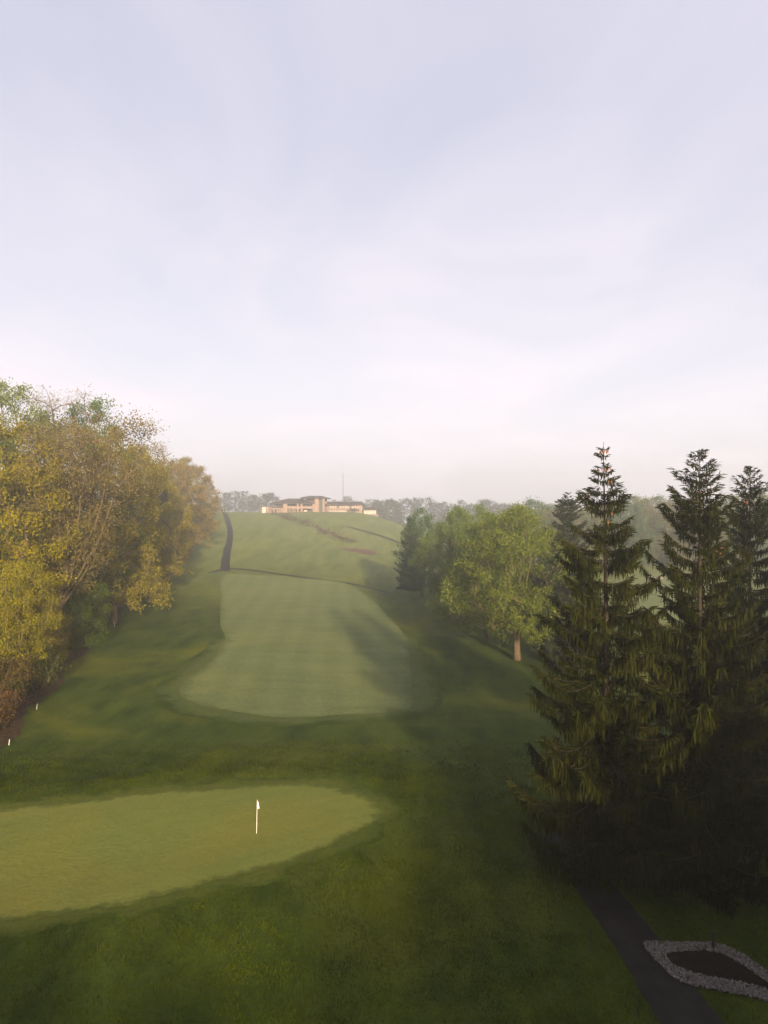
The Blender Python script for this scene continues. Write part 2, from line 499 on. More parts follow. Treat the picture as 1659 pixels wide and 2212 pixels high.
def ragged(P, amp, freq, seed):
    r = np.random.default_rng(seed); N = len(P)
    c = P.mean(0); out = []
    s = np.cumsum(np.hypot(*np.diff(np.vstack([P, P[:1]]), axis=0).T)); s = np.concatenate([[0], s[:-1]])
    w = np.zeros(N)
    for k in range(1, 7):
        w += np.sin(s * freq * k * r.uniform(0.7, 1.3) + r.uniform(0, 6.3)) / k ** 0.6
    d = P - c; d /= np.linalg.norm(d, axis=1)[:, None]
    return P + d * (w * amp * 0.5)[:, None]

def drape(name, P, mat, lift, step, label, ystretch=1.0, rim=1.0):
    """a sheet over the ground inside outline P (grid points, with the rim on the outline)"""
    from mathutils.geometry import delaunay_2d_cdt
    x0, y0 = P.min(0); x1, y1 = P.max(0)
    gx, gy = np.meshgrid(np.arange(x0, x1, step), np.arange(y0, y1, step * ystretch))
    gx = gx.ravel(); gy = gy.ravel()
    d = poly_dist(P, gx, gy)
    keep = d < -0.35 * step
    pts = [Vector(p) for p in P] + [Vector((a, b)) for a, b in zip(gx[keep], gy[keep])]
    n = len(P)
    vs_, _, fs, *_ = delaunay_2d_cdt(pts, [(i, (i + 1) % n) for i in range(n)], [list(range(n))], 1, 1e-5)
    V = np.array([(p.x, p.y) for p in vs_])
    z = h(V[:, 0], V[:, 1]) + lift + 0.0004 * np.maximum(V[:, 1] - 60, 0)
    me = mesh_np(name, np.column_stack([V, z]), [np.array(fs)], mat, True, np.clip(-poly_dist(P, V[:, 0], V[:, 1]) / rim, 0, 1))
    o = obj(name, me)
    return tag(o, label, kind='structure')

def ribbon_outline(pts, widths, n=8):
    P = np.array(pts, float)
    Q = [P[0]]; W = [widths[0]]
    for i in range(len(P) - 1):
        p0, p1, p2, p3 = P[max(i - 1, 0)], P[i], P[i + 1], P[min(i + 2, len(P) - 1)]
        for t in np.linspace(0, 1, n + 1)[1:]:
            Q.append(0.5 * ((2 * p1) + (-p0 + p2) * t + (2 * p0 - 5 * p1 + 4 * p2 - p3) * t * t + (-p0 + 3 * p1 - 3 * p2 + p3) * t ** 3))
            W.append(widths[i] * (1 - t) + widths[i + 1] * t)
    return np.array(Q), np.array(W)

def ribbon(name, pts, widths, mat, lift, label, n=10, cross=4, jitter=0.0):
    Q, W = ribbon_outline(pts, widths, n)
    T = np.gradient(Q, axis=0); T /= np.linalg.norm(T, axis=1)[:, None] + 1e-9
    N = np.column_stack([-T[:, 1], T[:, 0]])
    r = np.random.default_rng(len(name))
    ja = 1 + jitter * r.normal(size=len(Q)); jb = 1 + jitter * r.normal(size=len(Q))
    V = []
    for k in range(cross + 1):
        s = k / cross - 0.5
        V.append(Q + N * (s * W * (ja if s < 0 else jb))[:, None])
    V = np.stack(V, 1)
    z = h(V[..., 0], V[..., 1]) + lift + 0.0004 * np.maximum(V[..., 1] - 60, 0)
    V3 = np.concatenate([V, z[..., None]], -1).reshape(-1, 3)
    i_ = np.arange(len(Q) * (cross + 1)).reshape(len(Q), cross + 1)
    f = np.stack([i_[:-1, :-1], i_[:-1, 1:], i_[1:, 1:], i_[1:, :-1]], -1).reshape(-1, 4)
    o = obj(name, mesh_np(name, V3, [f[:, ::-1]], mat, True))
    return tag(o, label, kind='structure')

# the green with its collar
gs = smooth_poly(GREEN, 14)
def offset_poly(P, d):
    T = np.roll(P, -1, 0) - np.roll(P, 1, 0); T /= np.linalg.norm(T, axis=1)[:, None] + 1e-9
    N = np.column_stack([T[:, 1], -T[:, 0]])
    if poly_dist(P, *(P[:1] + N[:1] * 0.05).T)[0] < 0: N = -N
    return P + N * d
green_p = ragged(gs, 0.30, 0.9, 3)
drape('collar', ragged(offset_poly(gs, 1.3), 0.55, 0.8, 5), M['collar'], 0.02, 0.6, 'mown collar round the putting green', rim=1.2)
drape('putting_green', green_p, M['green'], 0.04, 0.6, 'pale yellow putting green in morning sun', rim=1.3)

# fairway
FW = [gp(*p) for p in [(482, 1243), (476, 1290), (476, 1340), (484, 1385), (455, 1430), (405, 1470), (388, 1498), (430, 1524), (520, 1543), (620, 1551), (740, 1547), (840, 1537),
                       (888, 1524), (888, 1470), (884, 1410), (872, 1372), (842, 1334), (806, 1300), (774, 1274), (742, 1260), (660, 1250), (560, 1243)]]
FWP = np.array([(p.x, p.y) for p in FW])
fws = smooth_poly(FWP, 5)
fco = offset_poly(fws, 3.2); far_ = sstep(95, 150, fws[:, 1])[:, None]
drape('first_cut', ragged(fco * (1 - far_) + offset_poly(fws, -1.5) * far_, 0.6, 0.15, 9), M['cut'], 0.02, 2.0, 'slightly longer first cut round the fairway', 1.6, 4.0)
drape('fairway', ragged(fws, 0.4, 0.2, 11), M['fairway'], 0.05, 1.8, 'dewy grey green fairway with mowing stripes', 1.6, 2.4)

# cart paths
def P2(*pp): return [tuple(gp(*p)[:2]) for p in pp]
hp = P2((486, 1234), (487, 1215), (491, 1190), (497, 1160), (496, 1140), (491, 1122), (484, 1108), (477, 1101))
ribbon('hill_path', hp, [3.0, 2.7, 2.6, 2.5, 2.5, 2.5, 2.6, 2.6], M['asphalt'], 0.05, 'dark asphalt cart path climbing the hill beside the wood', jitter=0.05)
ribbon('cross_path', P2((452, 1238), (474, 1233), (492, 1229), (540, 1232), (600, 1240), (680, 1251), (760, 1262), (840, 1281)), [1.6, 2.2, 2.4, 1.8, 1.6, 1.4, 1.3, 1.2], M['asphalt'], 0.035, 'narrow dark path crossing the head of the fairway')
ribbon('slope_path', P2((752, 1138), (785, 1148), (830, 1161), (876, 1178), (915, 1196)), [2.6] * 5, M['asphalt'], 0.10, 'narrow grey path slanting down the slope below the clubhouse')
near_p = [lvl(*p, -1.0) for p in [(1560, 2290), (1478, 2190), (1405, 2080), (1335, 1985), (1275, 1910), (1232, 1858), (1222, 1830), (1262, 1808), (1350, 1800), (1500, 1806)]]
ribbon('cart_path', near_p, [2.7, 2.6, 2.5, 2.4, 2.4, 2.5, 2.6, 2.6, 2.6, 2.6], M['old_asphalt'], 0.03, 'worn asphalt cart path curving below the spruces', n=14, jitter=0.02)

# leaf litter along the wood, red mulch, bunker
lit = [(float(edge_x(y)) - 1.6 + 0.9 * math.sin(y * 0.31), y) for y in np.arange(52, 172, 5)]
ribbon('leaf_litter', lit, [3.0] * len(lit), M['litter'], 0.03, 'brown leaf litter under the edge of the wood', n=4, jitter=0.16)
rm = np.array(P2((745, 1186), (770, 1185), (800, 1190), (815, 1196), (800, 1198), (770, 1194), (752, 1190)))
drape('mulch_patch', ragged(smooth_poly(rm, 8), 2.6, 0.5, 2), M['redmulch'], 0.06, 2.0, 'reddish mulch patch on the hillside')
bk = np.array(P2((1398, 1244), (1412, 1248), (1430, 1247), (1434, 1250), (1425, 1253), (1408, 1251)))
drape('bunker', smooth_poly(bk, 5), M['sand'], 0.08, 1.5, 'pale sand bunker on the far right fairway')
fr = [gp(*p) for p in [(1330, 1262), (1400, 1240), (1500, 1245), (1560, 1290), (1500, 1340), (1380, 1345), (1310, 1310)]]
drape('far_fairway', smooth_poly(np.array([(p.x, p.y) for p in fr]), 5), M['fairway'], 0.04, 3.0, 'far fairway seen between the spruces', 1.4, 5.0)

# ------------------------------------------------------------------ tree builders
def tree_skeleton(seed, H, R, base, trunk_r, n_cl, lean=(0, 0), prof='round', low=0.0, split=0.35, ky=1.0, limbs=(), wob=0.07):
    r = np.random.default_rng(seed)
    CH = H - base
    lob = [(r.uniform(0.08, 0.2), r.integers(1, 4), r.integers(1, 4), r.uniform(0, 6.3), r.uniform(0, 6.3)) for _ in range(5)]
    A = []
    while len(A) < n_cl:
        t = r.uniform(0.0, 1.0); a = r.uniform(0, 2 * math.pi)
        if prof == 'round': pr = math.sqrt(max(0, 1 - (2 * t - 0.85) ** 2 / 1.33)) if t > 0.42 else math.sqrt(max(0.0, 1 - ((0.42 - t) / 0.62) ** 2))
        elif prof == 'vase': pr = 0.35 + 0.75 * t - 0.75 * max(0, t - 0.62) ** 1.2 * 1.6
        else: pr = (1 - t) ** 0.6 * 0.9 + 0.1
        if r.uniform() > pr + 0.25: continue
        pr *= 1 + sum(m * math.cos(i * a + p) * math.cos(j * t * 3.1 + q) for m, i, j, p, q in lob)
        rr = R * pr * (r.uniform() ** 0.42)
        A.append((rr * math.cos(a) + lean[0] * t, ky * rr * math.sin(a) + lean[1] * t, base + CH * t + r.normal() * 0.2 - low * rr / R))
    A = np.array(A)
    th = base + CH * split
    nt = max(4, int(th / 1.2))
    pts, par = [], []
    bx0, by0 = r.uniform(-0.25, 0.25, 2)
    for i in range(nt + 1):
        f = i / nt
        pts.append((lean[0] * 0.35 * f + bx0 * math.sin(f * 3), lean[1] * 0.35 * f + by0 * math.sin(f * 2.4), th * f))
        par.append(i - 1)
    heavy = []
    for zf, az_, tilt, ll in limbs:          # long main limbs, fixed before the twigs seek them
        j = int(round(nt * zf)); prev = j
        s0 = np.array(pts[j]); dxy = np.array([math.cos(az_), math.sin(az_)])
        n_l = max(3, int(ll / 1.2)); w1, w2 = r.uniform(0, 6.3, 2)
        for q in range(1, n_l + 1):
            f = q / n_l
            tl = tilt * (1 - 0.25 * f)
            rad_ = ll * f * math.sin(tl)
            p = s0 + np.array([dxy[0] * rad_ + 0.022 * ll * math.sin(f * 5 + w1), dxy[1] * rad_ + 0.022 * ll * math.sin(f * 4 + w2), ll * f * math.cos(tl)])
            pts.append(tuple(p)); par.append(prev); prev = len(pts) - 1
        heavy.append(prev)
    c0 = np.array([0, 0, base * 0.9])
    order = np.argsort(np.linalg.norm(A - c0, axis=1) * r.uniform(0.8, 1.2, len(A)))
    tips = []
    first = int(nt * min(0.9, base * 0.85 / th))
    for k in order:
        a = A[k]
        P = np.array(pts)
        d = np.linalg.norm(P - a, axis=1) + 1.1 * np.maximum(0, P[:, 2] - a[2] + 0.8)
        d[:first] += 50
        j = int(np.argmin(d))
        s = P[j]; L = np.linalg.norm(a - s)
        m = max(1, int(math.ceil(L / 1.25)))
        mid = (s + a) / 2 + np.array([0, 0, 0.10 * L]) + r.normal(size=3) * wob * L
        prev = j
        for q in range(1, m + 1):
            t = q / m
            p = (1 - t) ** 2 * s + 2 * t * (1 - t) * mid + t * t * a
            pts.append(tuple(p)); par.append(prev); prev = len(pts) - 1
        tips.append(prev)
    pts = np.array(pts); par = np.array(par)
    cnt = np.zeros(len(pts)); kids = np.zeros(len(pts), int)
    for t in tips: cnt[t] += 1
    for t in heavy: cnt[t] += 12
    for i in range(len(pts) - 1, 0, -1):
        cnt[par[i]] += cnt[i]; kids[par[i]] += 1
    rad = (cnt / cnt[0]) ** 0.52 * trunk_r
    rad = np.maximum(rad, 0.018)
    zf = np.clip(1 - pts[:, 2] / 1.6, 0, 1)
    rad[:nt + 1] *= 1 + 0.25 * zf[:nt + 1] ** 2
    return pts, par, rad, tips, nt

def tube_tree(pts, par, rad, k=6, minr=0.0, sink=0.35):
    V, F, ring = [], [], {}
    ca = np.cos(np.arange(k) * 2 * np.pi / k); sa = np.sin(np.arange(k) * 2 * np.pi / k)
    def add(p, d, r):
        d = d / (np.linalg.norm(d) + 1e-9)
        up = np.array([1.0, 0, 0]) if abs(d[0]) < 0.8 else np.array([0, 1.0, 0])
        u = np.cross(d, up); u /= np.linalg.norm(u); w = np.cross(d, u)
        b = sum(len(v) for v in V)
        V.append(p + r * (ca[:, None] * u + sa[:, None] * w))
        return b
    main = {}
    for i in range(1, len(pts)):
        p = par[i]
        if p not in main or rad[i] > rad[main[p]]: main[p] = i
    off = 0
    for i in range(len(pts)):
        if i == 0:
            ring[0] = add(pts[0] - np.array([0, 0, sink]), np.array([0, 0, 1.0]), rad[0]); continue
        if rad[i] < minr: continue
        p = par[i]; d = pts[i] - pts[p]
        if main[p] == i and p in ring: b0 = ring[p]
        else: b0 = add(pts[p], d, min(rad[p], rad[i] * 1.35))
        b1 = add(pts[i], d, rad[i]); ring[i] = b1
        for j in range(k):
            F.append((b0 + j, b0 + (j + 1) % k, b1 + (j + 1) % k, b1 + j))
    return np.concatenate(V), np.array(F)

def leaves(centres, n_per, sig, size, seed, flat=0.75, aspect=0.6, droop=0.0, along=None):
    r = np.random.default_rng(seed)
    N = len(centres) * n_per
    c = np.repeat(centres, n_per, 0)
    ct = np.repeat(r.uniform(0.15, 0.85, len(centres)), n_per)
    sg = np.repeat(r.uniform(0.7, 1.25, len(centres)), n_per)
    off = r.normal(size=(N, 3)) * np.array([sig, sig, sig * flat]) * sg[:, None]
    p = c + off
    u = r.normal(size=(N, 3)); u[:, 2] -= droop; u /= np.linalg.norm(u, axis=1)[:, None]
    w = r.normal(size=(N, 3)); w -= (w * u).sum(1)[:, None] * u; w /= np.linalg.norm(w, axis=1)[:, None]
    s = size * r.uniform(0.65, 1.4, N)[:, None]
    V = np.stack([p - u * s * 0.5, p + w * s * 0.5 * aspect, p + u * s * 0.5, p - w * s * 0.5 * aspect], 1).reshape(-1, 3)
    F = np.arange(N * 4).reshape(N, 4)
    t = np.clip(ct + r.normal(size=N) * 0.22, 0, 1)
    return V, F, np.repeat(t, 4)

TREES = {}
def make_tree(key, seed, H, R, base, trunk_r, n_cl, n_leaf, sig, size, bark='bark', minr=0.0, leaf='leaf', aspect=0.6, **kw):
    pts, par, rad, tips, nt = tree_skeleton(seed, H, R, base, trunk_r, n_cl, **kw)
    V, F = tube_tree(pts, par, rad, 6, minr)
    trunk = mesh_np(key + '_trunk', V, [F], M[bark], True)
    cen = pts[tips]
    extra = pts[par[tips]] * 0.6 + cen * 0.4
    LV, LF, T = leaves(np.concatenate([cen, extra]), n_leaf, sig, size, seed + 50, aspect=aspect)
    crown = mesh_np(key + '_crown', LV, [LF], M[leaf], False, T)
    TREES[key] = (trunk, crown, H)
    return TREES[key]

# unit-height trees are scaled when placed: build at real size
make_tree('oak_a', 11, 27, 8.5, 3.0, 0.42, 230, 74, 0.56, 0.28, low=1.0)
make_tree('oak_b', 12, 26, 8.0, 2.0, 0.40, 230, 74, 0.58, 0.27, low=1.5, lean=(1.5, 0))
make_tree('oak_c', 13, 27, 7.2, 4.0, 0.38, 200, 74, 0.55, 0.27, prof='round', lean=(-1.0, 1.0))
make_tree('limb_tree', 14, 28, 10.0, 7.0, 0.40, 320, 44, 0.72, 0.22, bark='palebark', prof='vase', lean=(5.5, -1.0), split=0.16, wob=0.04,
          limbs=[(0.45, 0.1, 0.62, 15), (0.5, -0.5, 0.42, 17), (0.7, 0.4, 0.30, 18), (0.8, -0.2, 0.52, 17), (0.9, 0.9, 0.25, 18), (1.0, -1.0, 0.2, 18), (1.0, 2.6, 0.3, 16), (0.6, -0.3, 0.85, 11)])
make_tree('twig_tree', 15, 28, 7.5, 6.0, 0.40, 300, 14, 0.75, 0.55, bark='bark', prof='vase', leaf='twig', aspect=0.10)
make_tree('small_tree', 16, 12, 4.6, 0.8, 0.20, 130, 66, 0.52, 0.22, low=0.6)
make_tree('crooked_tree', 17, 19, 7.2, 4.5, 0.28, 170, 52, 0.55, 0.22, bark='palebark', lean=(3.5, -1.5), split=0.3)
make_tree('maple', 18, 23, 9.6, 5.8, 0.54, 360, 70, 0.58, 0.27, bark='palebark', low=1.5, split=0.10, wob=0.05,
          limbs=[(0.72, -0.45, 0.26, 13), (1.0, 2.7, 0.30, 10), (0.95, 1.4, 0.4, 9), (0.50, 2.65, 1.12, 8.5), (1.0, 4.2, 0.45, 9), (0.9, 0.6, 0.6, 8)])
make_tree('maple_b', 19, 22, 9.0, 3.6, 0.42, 260, 64, 0.64, 0.28, bark='bark', low=1.8, split=0.2)
make_tree('far_tree', 20, 24, 8.0, 2.0, 0.40, 130, 22, 0.85, 0.60, minr=0.05)
make_tree('far_tree_b', 21, 24, 7.0, 3.0, 0.40, 120, 22, 0.85, 0.60, minr=0.05, lean=(1, 1))

def make_spruce(key, seed, H, R, z0, trunk_r, dens, strip=(0.30, 0.95), wid=0.085, gap=0.42, cones=0, power=0.72, top_gap=1.0):
    r = np.random.default_rng(seed)
    tp = np.array([(0.10 * math.sin(z * 0.21 + seed), 0.10 * math.cos(z * 0.17), z) for z in np.linspace(0, H, 26)])
    trad = trunk_r * np.maximum(1 - np.linspace(0, 1, 26), 0.02) ** 0.85
    trad[0] *= 1.35
    V, F = tube_tree(tp, np.arange(-1, 25), trad, 8, 0.0)
    BV, BF, off = [], [], 0
    SV, SF4, ST, so = [], [], [], 0
    CP = []
    z = z0
    while z < H - 0.15:
        t = z / H
        nb = int(r.integers(4, 7)) if t < 0.93 else 3
        a0 = r.uniform(0, 6.28)
        for k in range(nb):
            a = a0 + k * 2 * math.pi / nb + r.normal() * 0.22
            L = R * ((1 - t) ** power) * r.uniform(0.55, 1.22) * (1 + 0.16 * math.sin(z * 1.9 + seed) + 0.12 * math.sin(a * 2 + z * 0.8))
            L = min(L, R * ((1 - t) ** power) * 1.22)
            if t < 0.28: L *= 0.58 + 0.42 * t / 0.28
            if r.uniform() < 0.08: L *= 0.5
            L = max(L, 0.16)
            up = -0.26 + (0.62 + 0.35 * (power < 0.7)) * t ** 1.8 + r.normal() * 0.07
            n = 9
            s = np.linspace(0, 1, n)
            ca, sa = math.cos(a), math.sin(a)
            sway = r.normal() * 0.10 * L * s ** 2
            px = 0.10 * math.sin(z * 0.21 + seed) + ca * L * s - sa * sway
            py = 0.10 * math.cos(z * 0.17) + sa * L * s + ca * sway
            pz = z + L * (up * s - 0.22 * np.sin(s * math.pi) * (1 - t) + 0.20 * s ** 3)
            pz = np.maximum(pz, 0.55 + 0.25 * s)
            bp = np.stack([px, py, pz], 1)
            br = np.linspace(max(0.012 * L, 0.012), 0.008, n)
            tv, tf = tube_tree(bp, np.arange(-1, n - 1), br, 3, 0.0, 0.0)
            BV.append(tv); BF.append(tf + off); off += len(tv)
            # needle curtains
            m = max(6, int(dens * L * (0.8 + 0.35 * (1 - t))))
            ss = r.uniform(0.10, 1.0, m) ** 0.85
            bx_ = np.interp(ss, s, px); by_ = np.interp(ss, s, py); bz_ = np.interp(ss, s, pz)
            W = (min(0.10, 0.2 * L) + 0.26 * L * (1.03 - ss) * np.minimum(1, ss * 3)) * 0.9
            lat = r.uniform(-1, 1, m) * W
            fwd = np.abs(lat) * 0.55
            p0 = np.stack([bx_ - sa * lat + ca * fwd, by_ + ca * lat + sa * fwd, bz_ - np.abs(lat) * 0.32], 1)
            kind = r.uniform(size=m)
            hang = kind < (0.56 if t < 0.85 else 0.3)
            ln = np.where(hang, r.uniform(0, 1, m) ** 1.6 * (strip[1] - strip[0]) * 1.15 * (0.45 + 0.75 * (1 - t)) * (0.5 + 0.5 * min(1, L / 2.5)) + strip[0] * (0.45 + 0.75 * (1 - t)) * (0.5 + 0.5 * np.minimum(1, L / 2.5)), r.uniform(0.22, 0.5, m) * min(1.0, 0.35 + L / 1.6))
            d = np.zeros((m, 3))
            d[:, 0] = np.where(hang, r.normal(size=m) * 0.14, ca * 0.8 - sa * np.sign(lat) * 0.7 + r.normal(size=m) * 0.25)
            d[:, 1] = np.where(hang, r.normal(size=m) * 0.14, sa * 0.8 + ca * np.sign(lat) * 0.7 + r.normal(size=m) * 0.25)
            d[:, 2] = np.where(hang, -1, 0.12 + r.normal(size=m) * 0.22)
            d /= np.linalg.norm(d, axis=1)[:, None]
            q = r.normal(size=(m, 3)); q -= (q * d).sum(1)[:, None] * d; q /= np.linalg.norm(q, axis=1)[:, None]
            w = (wid * r.uniform(0.6, 1.3, m))[:, None]
            l_ = ln[:, None]
            bend = r.normal(size=(m, 3)) * 0.06 * l_
            v = np.stack([p0 - q * w * 0.35, p0 + q * w * 0.35, p0 + d * l_ * 0.55 + bend + q * w * 0.6, p0 + d * l_ * 0.55 + bend - q * w * 0.6,
                          p0 + d * l_ + bend * 0.5 + q * w * 0.12, p0 + d * l_ + bend * 0.5 - q * w * 0.12], 1).reshape(-1, 3)
            b = so + np.arange(m)[:, None] * 6
            SF4.append(np.concatenate([b + np.array([[0, 1, 2, 3]]), b + np.array([[3, 2, 4, 5]])]))
            SV.append(v); so += len(v)
            bt = r.uniform(0.2, 0.8)
            ST.append(np.repeat(np.clip(bt + r.normal(size=m) * 0.2, 0, 1), 6))
            if cones and t > 0.55 and r.uniform() < cones * (t - 0.45):
                for _ in range(int(r.integers(1, 4))):
                    f = r.uniform(0.6, 1.0)
                    CP.append((np.interp(f, s, px) + r.normal() * 0.08, np.interp(f, s, py) + r.normal() * 0.08, np.interp(f, s, pz) - 0.12))
        z += gap * r.uniform(0.45, 1.6) * (1 if t < 0.6 else top_gap) * (1.0 if t < 0.9 else 0.7)
    BVc = np.concatenate([V] + BV); BFc = np.concatenate([F] + [f + len(V) for f in BF])
    trunk = mesh_np(key + '_trunk', BVc, [BFc], M['sprucebark'], True)
    crown = mesh_np(key + '_crown', np.concatenate(SV), [np.concatenate(SF4)], M['needle'], False, np.concatenate(ST))
    cone = None
    if CP:
        mb = MB()
        for c in CP:
            mb.tube([(c[0], c[1], c[2]), (c[0], c[1], c[2] - 0.07), (c[0], c[1], c[2] - 0.19)], [0.022, 0.042, 0.012], 5)
        cone = bpy.data.meshes.new(key + '_cones'); cone.from_pydata(mb.v, [], mb.f); cone.materials.append(M['cone']); cone.update()
    TREES[key] = (trunk, crown, H, cone)

make_spruce('spruce_a', 31, 24.5, 6.9, 2.2, 0.28, 105, cones=0.9, gap=0.50, top_gap=1.2, power=0.86, wid=0.048)
make_spruce('spruce_b', 32, 24.5, 6.0, 1.2, 0.28, 95, gap=0.48, cones=0.15, power=0.69, wid=0.050)
make_spruce('spruce_c', 33, 22.0, 5.2, 0.8, 0.28, 46, wid=0.11, gap=0.42, strip=(0.25, 0.7), power=0.66)

def place(key, name, x, y, height, label, group=None, rz=0.0, colour=(0.08, 0.1, 0.03), wscale=1.0, sink=0.05, cat='tree'):
    t = TREES[key]
    z = float(h(x, y)) - sink
    s = height / t[2]
    o = empty(name, (x, y, z), rz)
    o.scale = (s * wscale, s * wscale, s)
    tag(o, label, cat, group)
    obj('trunk', t[0], o)
    c = obj('crown', t[1], o); c.color = (*[v * (1.0 if 'spruce' in key else 0.78) for v in colour], 1)
    if len(t) > 3 and t[3] is not None:
        cc = obj('cones', t[3], o); cc['kind'] = 'stuff'
    return o

def at_px(px, D): return ((px - CX) / FPX * D, D)
def top_h(px, D, top):
    x, y = at_px(px, D)
    return CAM_Z + (CY - top) / FPX * D - float(h(x, y))

# ------------------------------------------------------------------ spruces on the right
NEEDLE = (0.018, 0.021, 0.004)
x, y = at_px(1306, 40.5); place('spruce_a', 'spruce_tree', x, y, top_h(1306, 40.5, 953), 'tall dark Norway spruce with cones near its thin top, leftmost of the near spruces', 'near spruces', 0.3, NEEDLE)
x, y = at_px(1508, 40.0); place('spruce_b', 'spruce_tree', x, y, top_h(1508, 40.0, 968), 'broad dark spruce with forked upswept top, middle of the three near spruces', 'near spruces', 1.1, NEEDLE)
x, y = at_px(1622, 46.0); place('spruce_b', 'spruce_tree', x, y, top_h(1622, 46.0, 1003), 'nearly black spruce at the right edge of the picture', 'near spruces', 3.9, (0.014, 0.018, 0.006), 0.95)
x, y = at_px(1226, 104); place('spruce_c', 'spruce_tree', x, y, top_h(1226, 104, 1062), 'blunt dark spruce standing behind the big leafy maple', 'spruces beside the fairway', 0.7, (0.022, 0.028, 0.011), 1.15)
x, y = at_px(1172, 128); place('spruce_c', 'spruce_tree', x, y, 15, 'small dark spruce half hidden behind the maple trunk', 'spruces beside the fairway', 2.0, (0.020, 0.030, 0.014), 1.2)
x, y = at_px(886, 186); place('spruce_c', 'spruce_tree', x, y, top_h(886, 186, 1112), 'dark layered spruce at the left end of the fairway grove', 'spruces beside the fairway', 2.6, (0.018, 0.032, 0.016), 1.0)
x, y = at_px(975, 160); place('spruce_c', 'spruce_tree', x, y, top_h(975, 160, 1112), 'slim brownish conifer rising between the leafy crowns of the grove', 'spruces beside the fairway', 4.0, (0.040, 0.030, 0.016), 0.5)

# leafy grove
x, y = at_px(1118, 105); MAPLE = place('maple', 'maple_tree', x, y, top_h(1095, 105, 1096), 'big light green maple with a sunlit forked trunk beside the fairway', 'grove beside the fairway', 0.5, (0.135, 0.165, 0.022), 1.0)
x, y = at_px(1050, 117); place('maple_b', 'maple_tree', x, y, top_h(1050, 117, 1110), 'green maple with a dark trunk just left of the big maple', 'grove beside the fairway', 2.2, (0.120, 0.162, 0.022), 0.85)
x, y = at_px(990, 140); place('maple', 'leafy_tree', x, y, top_h(990, 140, 1098), 'fresh green leafy tree in the middle of the grove', 'grove beside the fairway', 3.9, (0.120, 0.170, 0.030), 0.78)
x, y = at_px(912, 173); place('maple_b', 'leafy_tree', x, y, top_h(930, 173, 1100), 'dark green leafy tree with a thin trunk at the left of the grove', 'grove beside the fairway', 5.0, (0.075, 0.125, 0.032), 0.72)
x, y = at_px(1035, 165); place('maple_b', 'leafy_tree', x, y, top_h(1035, 165, 1092), 'pale green treetop rising behind the middle of the grove', 'grove beside the fairway', 0.2, (0.120, 0.170, 0.032), 0.75)
x, y = at_px(1120, 150); place('maple', 'leafy_tree', x, y, top_h(1120, 150, 1100), 'yellow green treetop behind the big maple', 'grove beside the fairway', 1.3, (0.115, 0.145, 0.03), 0.8)

